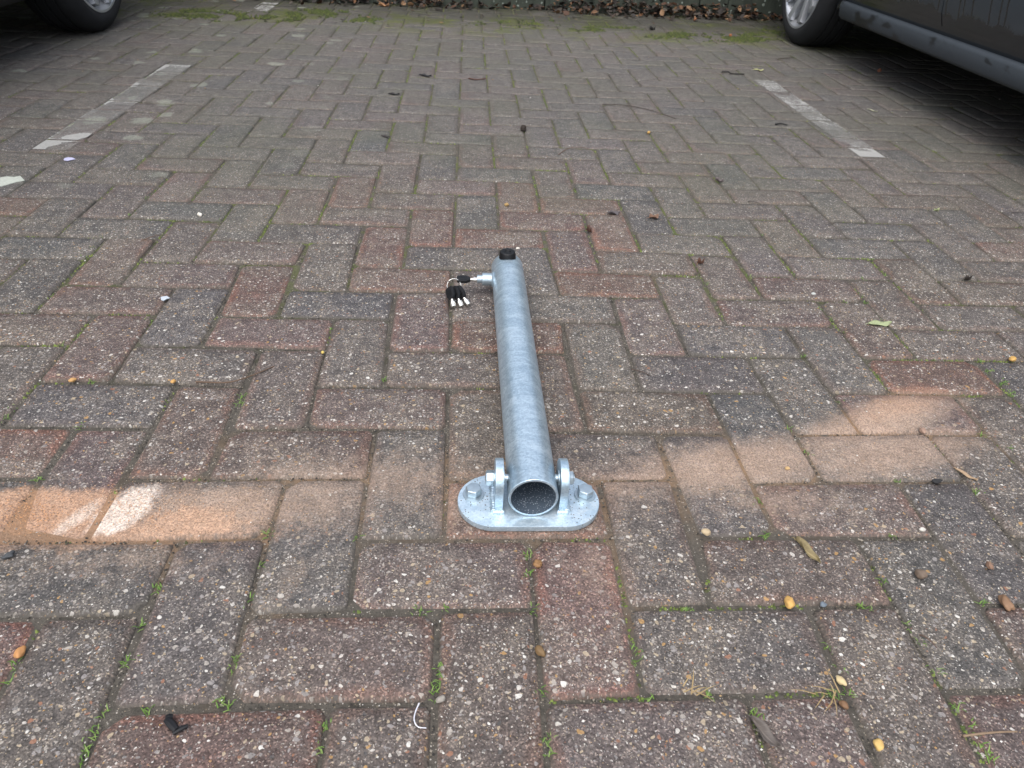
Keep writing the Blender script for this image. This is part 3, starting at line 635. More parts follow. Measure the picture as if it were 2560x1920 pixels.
def make_car(name, label, X0, Y0, sgn, yaw, paint, sillmat):
    """X0,Y0: outer face of the far wheel; the car runs from there towards the camera"""
    car = empty(name, (X0, Y0, 0)); tag(car, label, 'car')
    rz = Matrix.Rotation(yaw, 3, 'Z')
    def T(xl, yl, z): return rz @ Vector((sgn*xl, yl, z))
    WB, FO, RO = 2.60, .78, .85; y1, y0 = FO, -WB-RO
    def top(t):                                                                    # t: distance from the far end
        pts = [(0, .70), (.15, .84), (.9, .98), (1.5, 1.36), (2.2, 1.46), (3.0, 1.42), (3.7, 1.2), (4.05, .98), (4.23, .80)]
        for (a, za), (c, zc) in zip(pts[:-1], pts[1:]):
            if t <= c: return za+(zc-za)*(t-a)/(c-a)
        return pts[-1][1]
    bm = bmesh.new(); rings = []; ny = 44
    side = [(.10, .205), (.045, .225), (.030, .285), (.012, .33), (-.006, .42), (-.012, .56), (.004, .72), (.03, .86), (.06, .94)]
    for s in range(ny+1):
        t = (y1-y0)*s/ny; yl = y1-t; zt = top(t); e = min(t, (y1-y0)-t)
        inn = .30*max(0, 1-e/.45)**2.2; ring = []
        zb = .0 if e > .3 else .06*(1-e/.3)
        half = [(xl+inn, (z+zb if z < .3 else z) if z < .7 or zt > .95 else min(z, zt-.06+.06*(z-.7)/.24)) for xl, z in side]
        if zt > 1.0: half += [(.06+(.22)*(zt-.94)/.5+inn, .94+(zt-.05-.94)), (.40+inn*.5, zt)]
        else: half += [(.16+inn, zt-.012 if zt > .95 else zt+.0), (.42+inn*.5, zt+.012)]
        pts = half+[(1.78-xl, z) for xl, z in reversed(half)]
        rings.append([bm.verts.new(T(xl, yl, z)) for xl, z in pts])
    n = len(rings[0])
    for A, B in zip(rings[:-1], rings[1:]):
        for k in range(n): bm.faces.new([A[k], A[(k+1) % n], B[(k+1) % n], B[k]])
    bm.faces.new(rings[0]); bm.faces.new(rings[-1][::-1])
    body = link('body', bm_mesh('body', bm, 35), paint, car)
    body.data.materials.append(M['under'])
    # wheel wells
    for yc in (0, -WB):
        bm = bmesh.new()
        lathe(bm, [(0, -.3), (.385, -.3), (.385, .30), (0, .30)], T(0, yc, .335), T(1, 0, 0)-T(0, 0, 0), 40); c1 = link('well', bm_mesh('well', bm))
        bm = bmesh.new()
        lathe(bm, [(0, -.30), (.385, -.30), (.385, .30), (0, .30)], T(1.78, yc, .335), T(1, 0, 0)-T(0, 0, 0), 40); c2 = link('well', bm_mesh('well', bm))
        for c_ in (c1, c2):
            c_.location = (X0, Y0, 0)
            c_.data.materials.append(M['under'])
            md = body.modifiers.new('cut', 'BOOLEAN'); md.object = c_; md.operation = 'DIFFERENCE'; md.solver = 'EXACT'
            bpy.context.view_layer.update(); dg = bpy.context.evaluated_depsgraph_get()
            nm = bpy.data.meshes.new_from_object(body.evaluated_get(dg)); body.modifiers.clear(); old = body.data; body.data = nm; bpy.data.meshes.remove(old)
            me_ = c_.data; bpy.data.objects.remove(c_); bpy.data.meshes.remove(me_)
    # sills
    for sd in (0, 1):
        X = (lambda d: d) if sd == 0 else (lambda d: 1.78-d)
        bm = bmesh.new(); pr = [(.13, .182), (.035, .192), (.021, .205), (.014, .25), (.016, .259), (.021, .264), (.06, .268), (.13, .268)]
        segs = [(-.40, .05, .09), (-.43, .02, .04), (-.47, 0, 0), (-.9, 0, 0), (-1.6, 0, 0), (-2.12, 0, 0), (-2.18, .02, .04)]
        rg = [[bm.verts.new(T(X(a+dx), yl, max(z, .192+dz))) for a, z in pr] for yl, dx, dz in segs]; n = len(pr)
        for A, B in zip(rg[:-1], rg[1:]):
            for k in range(n): bm.faces.new([A[k], A[(k+1) % n], B[(k+1) % n], B[k]])
        bm.faces.new(rg[0]); bm.faces.new(rg[-1][::-1])
        link('sill', bm_mesh('sill', bm, 50), sillmat, car)
        # doors: skins standing 3 mm proud of the body, with a gap between
        for a, c in ((-.53, -1.32), (-1.327, -2.10)):
            bm = bmesh.new(); ds = [(.0275, .292), (.009, .333), (-.010, .42), (-.016, .56), (0, .72), (.026, .86), (.054, .925)]
            st = [a+(c-a)*k/8 for k in range(9)]
            gr = [[bm.verts.new(T(X(x_-.003), yl, z)) for x_, z in ds] for yl in st]; gi = [[bm.verts.new(T(X(x_+.02), yl, z)) for x_, z in ds] for yl in st]
            for g_ in (gr, gi):
                for A, B in zip(g_[:-1], g_[1:]):
                    for k in range(len(ds)-1): bm.faces.new([A[k], A[k+1], B[k+1], B[k]])
            for k in range(8):
                for e in (0, -1): bm.faces.new([gr[k][e], gr[k+1][e], gi[k+1][e], gi[k][e]])
            for e in (0, -1):
                for k in range(len(ds)-1): bm.faces.new([gr[e][k], gr[e][k+1], gi[e][k+1], gi[e][k]])
            d = link('door', bm_mesh('door', bm, 50), paint, car)
            bm = bmesh.new(); yh = c+.14
            pp = [T(X(-.012), yh-.09, .80), T(X(-.04), yh-.07, .805), T(X(-.042), yh+.05, .805), T(X(-.012), yh+.07, .80)]
            tube_path(bm, pp, .011, 8); link('handle', bm_mesh('handle', bm, 50), paint, d)
            ya, yb = a-.03, c+.03; zr = 1.26
            bm = bmesh.new()
            w_ = [T(X(.062-.006), ya, .955), T(X(.062-.006), yb, .955), T(X(.062+.22*(zr-.94)/.5-.006), yb-(.0 if a < -1 else 0), zr), T(X(.062+.22*(zr-.94)/.5-.006), ya-(.32 if a > -1 else .05), zr)]
            extrude_poly(bm, w_, T(X(.02), 0, 0)-T(X(0), 0, 0)); link('window', bm_mesh('window', bm, 30), M['glass'], d)
    for sd in (0, 1):
        wheel(car, T, 0, side=sd, spokes=(sd == 0)); wheel(car, T, -WB, side=sd, spokes=(sd == 0))
    # end lamps, bumpers, number plate recess, windscreens, underbody
    for yl, mt in ((y1-.07, M['lampw']), (y0+.07, M['lamp'])):
        s = 1 if yl > 0 else -1
        for xc in (.30, 1.48):
            bm = bmesh.new(); box(bm, (-.12, -.05, -.06), (.12, .07, .06)); bevel(bm, .025, 3)
            for v in bm.verts: v.co = T(xc+v.co.x, yl+s*v.co.y, .66+v.co.z)
            link('headlight' if s > 0 else 'tail_light', bm_mesh('lamp', bm, 40), mt, car)
        bm = bmesh.new(); box(bm, (-.62, -.02, -.12), (.62, .09, .10)); bevel(bm, .04, 3)
        for v in bm.verts: v.co = T(.89+v.co.x, yl+s*v.co.y, .42+v.co.z)
        link('bumper', bm_mesh('bumper', bm, 40), M['black'], car)
    for ta, tb in ((.93, 1.47), (3.74, 3.05)):
        bm = bmesh.new(); za, zb = top(ta)+.012, top(tb)+.006
        extrude_poly(bm, [T(.22, y1-ta, za-.02), T(1.56, y1-ta, za-.02), T(1.42, y1-tb, zb-.005), T(.36, y1-tb, zb-.005)], (0, 0, .012)); link('windscreen', bm_mesh('windscreen', bm, 30), M['glass'], car)
    bm = bmesh.new()
    a = T(.30, -.45, .16); c = T(1.48, -2.15, .215); box(bm, (min(a.x, c.x), min(a.y, c.y), .165), (max(a.x, c.x), max(a.y, c.y), .215)); bevel(bm, .02, 2)
    link('underbody', bm_mesh('underbody', bm, 40), M['under'], car)
    for yc in (0, -WB):
        bm = bmesh.new(); tube_path(bm, [T(.15, yc, .30), T(.6, yc, .24), T(1.18, yc, .24), T(1.63, yc, .30)], .035, 12); link('axle', bm_mesh('axle', bm), M['under'], car)
    return car
make_car('parked_car', 'dark grey car with silver wheels and water streaks, right of the parking bay', 1.632, 3.56, 1, -.03, M['carR'], M['sill'])
make_car('parked_car', 'black car left of the parking bay, only its tyre in view', -1.652, 3.06, -1, 0.0, M['carL'], M['black'])

# ------------------------------------------------------------------ the folding parking post
def galv_material(name, spots):
    b = NB(name); o = b.objc(); xyz = b.sep(o)
    st = b.vm('MULTIPLY', o, (1, 2.6, 1)); n1 = b.noise(st, 15, 5, .66, 1.4); n2 = b.noise(o, 260, 4, .75); n3 = b.noise(b.vm('MULTIPLY', o, (30, 6, 30)), 12, 3, .7, .6)
    sp = b.vor(o, 420); spg = b.sep(sp.outputs['Color'])[0]
    f = b.add(b.add(b.mul(n1, .62), b.mul(n2, .2)), b.mul(spg, .16))
    col = b.mix(b.ss(f, .32, .68), (.43, .56, .655), (.66, .785, .87)) if spots else b.mix(b.ss(f, .30, .70), (.35, .475, .575), (.64, .77, .855))  # blue of the reflected sky is put into the base colour of the steel
    swirl = b.mul(b.ss(n3, .55, .72), b.ss(n1, .45, .6))
    col = b.mix(b.mul(swirl, .5), col, (.72, .80, .85))
    rg = b.add(.16, b.mul(b.add(n1, n2), .2))
    if spots:
        v = b.vor(o, 330); c = b.sep(v.outputs['Color'])
        mk = b.mul(b.math('GREATER_THAN', b.add(c[0], b.mul(b.sub(b.noise(o, 45, 2), .5), .9)), .72), b.ss(v.outputs['Distance'], .34, .24))
        mk = b.mul(mk, b.ss(b.math('ABSOLUTE', xyz[0]), .035, .055))
        col = b.mix(b.mul(mk, .9), col, (.05, .045, .04))
        dust = b.mul(b.ss(b.noise(o, 40, 4, .7), .55, .75), .35); col = b.mix(dust, col, (.42, .36, .29)); rg = b.add(rg, b.mul(b.mx(mk, dust), .4))
        met = b.math('SUBTRACT', .62, b.mul(b.mx(mk, dust), .8), clamp=True)
    else: met = .7
    return b.done(col, rg, met, b.bump(b.add(b.mul(n2, .6), b.mul(n1, .8)), .35, .0006), .5)
M['galv'] = galv_material('galvanised_steel', False); M['galvp'] = galv_material('galvanised_plate_with_dirt', True)
M['zinc'] = plain('zinc_plated_bolt', (.42, .51, .57), .38, .75, .5, .2, 150)
def inner_mat():
    b = NB('tube_bore'); o = b.objc(); v = b.vor(o, 520); c = b.sep(v.outputs['Color'])
    mk = b.mul(b.math('GREATER_THAN', c[0], .55), b.ss(v.outputs['Distance'], .4, .2))
    return b.done(b.mix(mk, (.10, .135, .18), (.60, .67, .74)), b.lin(mk, 0, 1, .5, .3), .4, b.bump(mk, .5, .001), .5)
M['bore'] = inner_mat()
M['rubber'] = plain('black_rubber', (.008, .0085, .010), .5, 0, .3, .3, 120)
CX, CY = .0048, .1580
post = empty('folding_parking_post', (CX, CY, 0)); tag(post, 'galvanised steel fold-down parking post lying flat on the pavers, bolted to its plate', 'parking post')
def L(x, y, z): return Vector((x-CX, y-CY, z))
PT = .0095
bm = bmesh.new(); pts = []
for k in range(25): a = -math.pi/2+math.pi*k/24; pts.append(L(CX+.0440+math.cos(a)*.0455, CY+math.sin(a)*.0455, .0012))
for k in range(25): a = math.pi/2+math.pi*k/24; pts.append(L(CX-.0440+math.cos(a)*.0455, CY+math.sin(a)*.0455, .0012))
extrude_poly(bm, pts, (0, 0, PT-.0012)); bevel(bm, .0009, 2)
link('base_plate', bm_mesh('base_plate', bm, 35), M['galvp'], post)
AX0, AX1 = Vector((.0065, .1295, .0407)), Vector((.0030, .7630, .0320)); AD = (AX1-AX0).normalized()
TR = .0303
bm = bmesh.new(); LN = (AX1-AX0).length
lathe(bm, [(TR-.0030, .0), (TR-.0006, 0), (TR, .0006)]+[(TR, LN*k/20) for k in range(1, 20)]+[(TR, LN-.003), (TR-.0012, LN-.0008), (TR-.004, LN), (0, LN)], L(*AX0), AD, 72)
link('tube', bm_mesh('tube', bm, 40), M['galv'], post)
bm = bmesh.new(); lathe(bm, [(TR-.0030, .0), (TR-.0030, LN*.5), (TR-.003, LN-.006), (0, LN-.006)], L(*AX0), AD, 72); bmesh.ops.reverse_faces(bm, faces=bm.faces)
me = bpy.data.meshes.new('bore'); bm.to_mesh(me); bm.free(); link('bore', me, M['bore'], post)
# hinge lugs
HY, HZ, HR = .1612, .0440, .0246
for x0, x1, out in ((-.0392, -.0290, -1), (.0402, .0503, 1)):
    bm = bmesh.new(); pl = [L(x0, HY-HR, PT-.001), L(x0, HY-HR, HZ)]
    for k in range(1, 24): a = math.pi-math.pi*k/24; pl.append(L(x0, HY+math.cos(a)*HR, HZ+math.sin(a)*HR))
    pl += [L(x0, HY+HR, HZ), L(x0, HY+HR, PT-.001)]
    extrude_poly(bm, pl, (x1-x0, 0, 0)); bevel(bm, .0010, 2)
    lug = link('hinge_lug', bm_mesh('hinge_lug', bm, 35), M['galv'], post)
    xo = x0 if out < 0 else x1; xi = x1 if out < 0 else x0
    path, rad = [], []
    for k in range(40):
        path.append(L(xo+out*.0006, HY-HR-.001+(2*HR+.002)*k/39, PT+.0008)); rad.append(.0042+.0009*math.sin(k*1.9)+rnd.uniform(-.0003, .0003))
    bm = bmesh.new(); tube_path(bm, path, rad, 10)
    path = [L(x0-.002+(x1-x0+.004)*k/12, HY-HR-.0006, PT+.0006) for k in range(13)]; tube_path(bm, path, [.0042+.0008*math.sin(k*2.1) for k in range(13)], 10)
    link('weld_bead', bm_mesh('weld_bead', bm), M['galv'], lug)
# pivot bolt
def hexagon(bm, org, ax, af, h, ph=0, dome=True):
    r = af/2/math.cos(math.pi/6)
    lathe(bm, [(0, 0), (r, 0), (r, h*.86), (r*.9, h), (0, h+(.0004 if dome else 0))], org, ax, 6, ph)
pb = empty('pivot_bolt'); pb.parent = post
def piece(name, parent, fn, mat=None, sharp=35, bv=None):
    bm = bmesh.new(); fn(bm)
    if bv: bevel(bm, bv, 2)
    return link(name, bm_mesh(name, bm, sharp), mat or M['zinc'], parent)
piece('shank', pb, lambda b: lathe(b, [(0, -.0512), (.0042, -.0512), (.0050, -.0505), (.0050, .0592), (.0042, .0598), (0, .0598)], L(0, HY, HZ), (1, 0, 0), 24))
for xa, xb, r in ((-.0392, -.0407, .0100), (-.0290, -.0272, .0105), (.0402, .0386, .0105), (.0503, .0518, .0095)):
    piece('washer', pb, lambda b: lathe(b, [(.0051, 0), (r-.0003, 0), (r, .0003), (r, abs(xb-xa)-.0003), (r-.0003, abs(xb-xa)), (.0051, abs(xb-xa))], L(xa, HY, HZ), (xb-xa, 0, 0), 36, close=True))
piece('bolt_head', pb, lambda b: hexagon(b, L(-.0407, HY, HZ), (-1, 0, 0), .0170, .0098, .35), bv=.0006)
piece('nut', pb, lambda b: hexagon(b, L(.0518, HY, HZ), (1, 0, 0), .0160, .0066, .2), bv=.0006)
# anchor bolts in the plate
for px, py, ph in ((-.0648, .1672, .25), (.0773, .1660, .05)):
    ab = piece('anchor_bolt', post, lambda b: hexagon(b, L(px, py, PT+.0022), (0, 0, 1), .0182, .0100, ph, True), bv=.0005)
    piece('washer', ab, lambda b: lathe(b, [(0, 0), (.0134, 0), (.0136, .0012), (.0132, .0020), (0, .0022)], L(px, py, PT), (0, 0, 1), 40))
# rubber buffer
bx, by = .0018, .7480; bz = .0590
rb = piece('rubber_buffer', post, lambda b: lathe(b, [(0, 0), (.0160, 0), (.0160, .0022), (.0148, .0115), (.0140, .0130), (.0128, .0136), (.0062, .0136), (.0056, .0130), (.0054, .0100), (0, .0100)], L(bx, by, bz), (0, 0, 1), 48), M['rubber'], 50)
piece('fixing_screw', rb, lambda b: lathe(b, [(0, 0), (.0048, 0), (.0050, .0016), (.003, .0026), (0, .0027)], L(bx, by, bz+.0099), (0, 0, 1), 20), M['black'])
# lock housing on the side
LX, LY, LZ = -.0242, .7105, .0322
lk = piece('lock_housing', post, lambda b: lathe(b, [(0, 0), (.0118, 0), (.0118, .0216), (.0110, .0222), (.0082, .0222), (.0082, .0205), (0, .0205)], L(LX, LY, LZ), (-1, 0, 0), 40))
piece('weld_bead', lk, lambda b: lathe(b, [(.0116, -.001), (.0150, .0012), (.0136, .0036), (.0116, .0046)], L(LX, LY, LZ), (-1, 0, 0), 28, close=True), M['galv'])
piece('lock_cylinder', lk, lambda b: lathe(b, [(0, .0195), (.0078, .0195), (.0078, .0310), (.0071, .0316), (0, .0316)], L(LX, LY, LZ), (-1, 0, 0), 32))

# ------------------------------------------------------------------ keys
def key(label, A, d, up, group, blade_len=.020):
    """A: ring end of the head, d: direction to the blade tip, up: normal of the flat"""
    A, d = Vector(A), Vector(d).normalized(); s = Vector(up).cross(d).normalized(); u = d.cross(s)
    k = empty('key', A); tag(k, label, 'key', group)
    o = [(-.001, -.0055), (.002, -.0090), (.0165, -.0090), (.0240, -.0045), (.0255, 0), (.0240, .0045), (.0165, .0090), (.002, .0090), (-.001, .0055)]
    bm = bmesh.new(); extrude_poly(bm, [d*a+s*c-u*.0030 for a, c in o], u*.0060); bevel(bm, .0010, 2)
    h = link('head', bm_mesh('head', bm, 40), M['black'], k)
    bm = bmesh.new(); extrude_poly(bm, [d*a+s*c+u*.0030 for a, c in ((.006, -.0052), (.018, -.0052), (.018, .0052), (.006, .0052))], u*.0004); link('grip_panel', bm_mesh('grip_panel', bm, 40), M['rubber'], h)
    bm = bmesh.new()
    lathe(bm, [(0, 0), (.0026, 0), (.0026, blade_len*.35), (.0046, blade_len*.36), (.0046, blade_len-.001), (.0040, blade_len), (.0022, blade_len), (.0022, blade_len-.004), (0, blade_len-.004)], d*.0245, d, 20)
    link('blade', bm_mesh('blade', bm, 40), M['keysteel'], k); return k
M['keysteel'] = plain('nickel_key', (.80, .79, .74), .22, .9, .5, .08, 200)
key('black headed key pushed into the lock on the side of the post', (-.0925, LY-.002, LZ-.0002), (1, 0, 0), (0, -.12, 1), 'keys of the parking post', .0165)
KG = 'keys of the parking post'
key('hanging black key nearest the left, its broad face showing', (-.1065, .6850, .0258), (.0085, -.036, -.0210), (-.72, -.42, .6), KG, .0165)
key('middle one of the three black keys hanging from the ring', (-.0985, .6870, .0252), (.0150, -.033, -.0215), (-.75, -.45, .45), KG, .0165)
key('hanging black key nearest the steel tube', (-.0930, .6890, .0238), (.0225, -.029, -.0185), (-.75, -.5, .36), KG, .0165)
bm = bmesh.new(); rc = Vector((-.0985, .6960, .0245)); rad = .0130
xa = Vector((-.80, .25, .52)).normalized(); nz_ = Vector((.15, -.85, .5)).normalized(); ya_ = nz_.cross(xa).normalized(); xa = ya_.cross(nz_)
for tn in (0, 1):
    tube_path(bm, [rc+(xa*math.cos(2*math.pi*k/36)+ya_*math.sin(2*math.pi*k/36))*rad+nz_*(.0011*tn) for k in range(37)], .00065, 8)
ring = link('key_ring', bm_mesh('key_ring', bm), M['keysteel']); tag(ring, 'thin wire ring holding the bunch of keys together', 'key ring')

# ------------------------------------------------------------------ stones, leaves, twigs and scraps on the pavers
def tint_mat(name, c, rough=.7, var=.3, sc=180): return plain(name, c, rough, 0, .4, var, sc)
def pebble(label, px, py, w, col, flat=.6, asp=.75, cat='pebble', name='pebble', rot=None, lump=.18):
    c = P(px, py); r = w/2*(c-CAM).length/FPX; g = random.Random(px*13+py)
    bm = bmesh.new(); bmesh.ops.create_icosphere(bm, subdivisions=3, radius=1); seed = Vector((px*.1, py*.1, 0))
    for v in bm.verts:
        k = 1+lump*mn.noise(v.co*1.2+seed)*1.6+lump*.4*mn.noise(v.co*3+seed); v.co = Vector((v.co.x*r*k, v.co.y*r*asp*k, v.co.z*r*flat*k))
    z0 = min(v.co.z for v in bm.verts)
    for v in bm.verts: v.co.z -= z0
    key_ = 'stone_%d' % (hash(col) % 99999)
    if key_ not in M: M[key_] = tint_mat('pebble_stone', col)
    o = link(name, bm_mesh(name, bm), M[key_], None, (c.x, c.y, .0004)); o.rotation_euler = (0, 0, g.uniform(0, 3) if rot is None else rot)
    return tag(o, label, cat, 'loose pebbles on the paving' if name == 'pebble' else None)
YE, TA, BN, GY, WH, OR, DK = (.48, .29, .09), (.42, .33, .21), (.17, .095, .05), (.26, .24, .21), (.62, .59, .52), (.42, .21, .08), (.05, .055, .06)
pebble('rounded yellow pebble on a long joint, right of the plate', 1970, 1514, 30, YE)
pebble('yellow pebble in the bottom right corner area', 2192, 1866, 25, (.52, .35, .12), .6, .8)
pebble('tan square-cornered pebble right of the base plate', 1763, 1336, 21, TA, .7, .85)
pebble('pale yellow pebble lying in the strawy tuft', 2100, 1707, 24, (.5, .4, .22), .55, .7)
pebble('brown round nut on the pavers at lower right', 2298, 1443, 24, (.13, .095, .07), .8, .9, 'nut', 'nut')
pebble('lumpy brown stone by the right edge of the picture', 2512, 1515, 36, (.22, .13, .075), .4, .6, lump=.25)
pebble('small brown stone above the lumpy one at the right edge', 2470, 1420, 19, (.2, .12, .08), .6, .7, lump=.35)
pebble('dark brown pebble below the straw tuft', 2106, 1766, 22, BN, .6, .75)
pebble('glossy brown pebble in the joint below the plate', 1350, 1634, 30, (.16, .10, .045), .6, .65)
pebble('rusty brown crumb of soil in front of the plate', 1345, 1416, 22, (.22, .12, .05), .6, .8, lump=.45)
pebble('grey pebble under the grass in the joint, bottom middle', 1102, 1752, 22, GY, .6, .7)
pebble('orange oval pebble at the left edge', 53, 1636, 27, OR, .5, .7)
pebble('dark grey flat stone on the left edge', 26, 1394, 22, DK, .45, .7, lump=.35)
pebble('small ochre pebble on the far left joint', 183, 955, 15, (.45, .26, .10), .6, .8)
pebble('small ochre pebble at the left end of the twig', 434, 958, 14, (.47, .27, .09), .6, .8)
pebble('white pebble on the upper left pavers', 500, 541, 16, WH, .5, .6)
pebble('bright yellow chip left of the tube', 807, 884, 11, (.55, .42, .12), .6, .7)
pebble('yellow pebble near the right edge above the sand', 2528, 903, 18, YE, .6, .7)
pebble('tiny white pebble beside the rubber buffer', 1295, 624, 10, WH, .6, .8)
pebble('grey pebble under the far green leaf', 2033, 737, 10, (.4, .42, .4), .5, .7)
pebble('yellow pebble on the far paving above the tube', 1621, 335, 9, YE, .7, .8)
pebble('tan pebble on a red paver above the tube', 1266, 516, 12, (.36, .24, .1), .7, .8)
pebble('pinkish stone at the edge of the sand patch', 2303, 1082, 22, (.30, .2, .15), .4, .6, lump=.4)
pebble('blue grey chip on the long joint at the right', 2057, 1515, 15, (.13, .16, .19), .5, .8, lump=.3)
pebble('white pebble on the right pavers by the sand', 2304, 1327, 14, (.5, .48, .43), .5, .7)
pebble('ochre pebble in the sand right of the plate', 1967, 1174, 12, (.45, .3, .14), .6, .8)
pebble('black dried lump at the edge of the sand', 2338, 1207, 24, (.02, .02, .021), .35, .45, 'lump', 'dirt_lump', 0.1, .4)
pebble('orange berry under the dark grey car', 2197, 181, 8, (.20, .075, .04), .9, 1, 'berry', 'berry')
pebble("orange berry on the moss beside the grey car's wheel", 1825, 93, 7, (.25, .10, .04), .9, 1, 'berry', 'berry')
pebble('orange brown berry among the moss by the wall', 1737, 53, 7, (.22, .09, .04), .9, 1, 'berry', 'berry')

def leaf(label, px, py, ln, wd, yaw, col, curl=.25, bend=.3, z=.0035, lobes=0, twist=0., name='leaf'):
    c = P(px, py); n, mm_ = 14, 6; bm = bmesh.new(); rows = []
    for a in range(n+1):
        s = a/n; w_ = wd*.5*(math.sin(math.pi*min(1, s*.97+.02))**.75)*(1+lobes*math.sin(s*19)); r = []
        for e in range(mm_+1):
            t = -1+2*e/mm_; zz = curl*wd*abs(t)**1.6*(1+.5*math.sin(s*7)) + bend*ln*((s-.5)**2) + .05*wd*math.sin(s*11+t*3)
            v = Vector(((s-.5)*ln, t*w_, zz)); v = Matrix.Rotation(twist*(s-.5), 3, 'X') @ v; r.append(bm.verts.new(v))
        rows.append(r)
    for A, B in zip(rows[:-1], rows[1:]):
        for e in range(mm_): bm.faces.new([A[e], A[e+1], B[e+1], B[e]])
    zmin = min(v.co.z for v in bm.verts)
    for v in bm.verts: v.co.z -= zmin
    me = bm_mesh(name, bm); b = NB('fallen_leaf'); o_ = b.objc(); xyz = b.sep(o_); nn = b.noise(o_, 130, 4, .7)
    vein = b.ss(b.math('ABSOLUTE', xyz[1]), .0012, .0003); side = b.ss(b.math('ABSOLUTE', b.sub(b.math('FRACT', b.mul(b.add(xyz[0], b.mul(b.math('ABSOLUTE', xyz[1]), -.9)), 170)), .5)), .07, .02)
    c_ = b.mix(nn, [q*.65 for q in col], [q*1.3 for q in col]); c_ = b.mix(b.mul(b.mx(vein, b.mul(side, .5)), .55), c_, [min(1, q*1.7) for q in col])
    mt = b.done(c_, .6, 0, b.bump(b.add(nn, vein), .5, .0006), .4)
    o = link(name, me, mt, None, (c.x, c.y, .0008)); o.rotation_euler = (0, 0, R(yaw))
    md = o.modifiers.new('thickness', 'SOLIDIFY'); md.thickness = .0004
    bm = bmesh.new(); tube_path(bm, [(-ln*.5-wd*.35, 0, .0018), (-ln*.5-wd*.1, wd*.03, .003+bend*ln*.2-zmin*0), (-ln*.45, 0, bend*ln*.2-zmin+.0002)], [.0004, .0005, .0004], 6); link('stalk', bm_mesh('stalk', bm), mt, o)
    return tag(o, label, 'leaf')
leaf('pale green leaf lying on the pavers right of the post', 2198, 813, .046, .019, 5, (.27, .31, .17), .15, .12)
leaf('olive brown curled leaf right of the base plate', 2017, 1382, .042, .011, -62, (.20, .16, .08), .5, .2, twist=1.2)
leaf('thin tan leaf lying in the sand near the right edge', 2413, 1190, .030, .007, -52, (.30, .21, .13), .3, .15)
leaf('round brown leaf on a dark paver, upper right of the tube', 1634, 546, .026, .022, 20, (.17, .10, .065), .22, .1)
leaf('dark crumpled leaf left of the round brown one', 1534, 536, .030, .018, 10, (.085, .075, .078), .25, .12, lobes=.35, twist=.8)
leaf('small dark red-brown leaf scrap right of the rubber buffer', 1472, 581, .015, .010, -40, (.075, .035, .025), 1.0, .5, twist=.6)
leaf('grey torn leaf on the far right pavers', 1797, 455, .022, .012, -25, (.12, .10, .10), .6, .3, lobes=.3)
leaf('dark leaf rolled up on a joint near the right edge', 2417, 702, .016, .008, 5, (.03, .024, .02), 1., .5)
leaf('brown leaf scrap on a joint, right of the tube', 1750, 661, .014, .009, 0, (.09, .045, .03), 1., .4)
leaf('pale yellow leaf at the top end of the right line', 1896, 177, .045, .028, 0, (.36, .36, .18), .1, .1)
leaf('bright green leaf by the foot of the wall', 1440, 21, .09, .03, 8, (.22, .33, .15), .25, .3)
leaf('small green leaf on a tuft, far right', 2340, 528, .018, .010, 25, (.28, .32, .16), .4, .3)
leaf('narrow pale leaf near the right line', 2180, 278, .040, .012, -55, (.30, .30, .22), .2, .1)
leaf('brown leaf on the paving by the wall, left', 960, 18, .06, .03, -10, (.25, .13, .06), .4, .4)
leaf('grey dried leaf sunk in a joint, bottom right', 1910, 1838, .036, .012, -60, (.10, .085, .075), .4, .1)
leaf('black wet leaf at the edge of the far pavers', 1630, 76, .035, .02, 10, (.02, .02, .018), .7, .3)
leaf('black curled leaf on the far pavers above the tube', 964, 343, .03, .012, -25, (.03, .025, .024), .18, .05, lobes=.2)
leaf('dark shrivelled leaf in the middle of the far pavers', 1063, 191, .05, .02, -8, (.02, .02, .022), .18, .05, lobes=.3)
leaf('small dark leaf bits above the middle of the tube', 985, 237, .04, .018, 8, (.035, .033, .033), .18, .05, lobes=.4)

def twig(label, pts, rad, col, cat='twig', name='twig', lift=.003, rough=.7):
    q = [P(a, c) for a, c in pts]; o0 = q[0].copy(); bm = bmesh.new(); V = []
    n = 18
    for k in range(n+1):                                                           # smooth the few given points
        t = k/n*(len(q)-1); i = min(int(t), len(q)-2); f = t-i; p0, p1, p2, p3 = q[max(i-1, 0)], q[i], q[i+1], q[min(i+2, len(q)-1)]
        v = .5*((2*p1)+(p2-p0)*f+(2*p0-5*p1+4*p2-p3)*f*f+(3*p1-p0-3*p2+p3)*f**3); v = v-o0; v.z = rad+.0004+lift*math.sin(math.pi*k/n); V.append(v)
    tube_path(bm, V, [rad*(1.15-.5*k/n+.12*math.sin(k*2.3)) for k in range(n+1)], 8)
    kk = 'twig_%s' % (str(col))
    if kk not in M: M[kk] = tint_mat(name+'_surface', col, rough)
    return tag(link(name, bm_mesh(name, bm, 60), M[kk], None, (o0.x, o0.y, .0004)), label, cat)
twig('curved brown twig across the pavers left of the tube', [(490, 957), (570, 962), (630, 945), (686, 918)], .0011, (.11, .07, .045))
twig('long thin dark stem above the tube on the right', [(1505, 262), (1560, 266), (1630, 280), (1690, 299)], .0013, (.045, .035, .03))
twig('pale straw stalk in the bottom right corner', [(2405, 1843), (2450, 1840), (2500, 1836), (2540, 1832)], .0012, (.20, .14, .09))
twig('thin dry stem beside the joint at lower right', [(2298, 1590), (2315, 1603), (2340, 1622)], .0010, (.09, .06, .045))
twig('short brown twig on the right pavers below the tube', [(1578, 926), (1600, 934), (1624, 941)], .0010, (.07, .05, .04))
twig('thin bent brown stem right of the far nut', [(1396, 388), (1420, 375), (1445, 371), (1472, 373)], .0009, (.10, .06, .045))
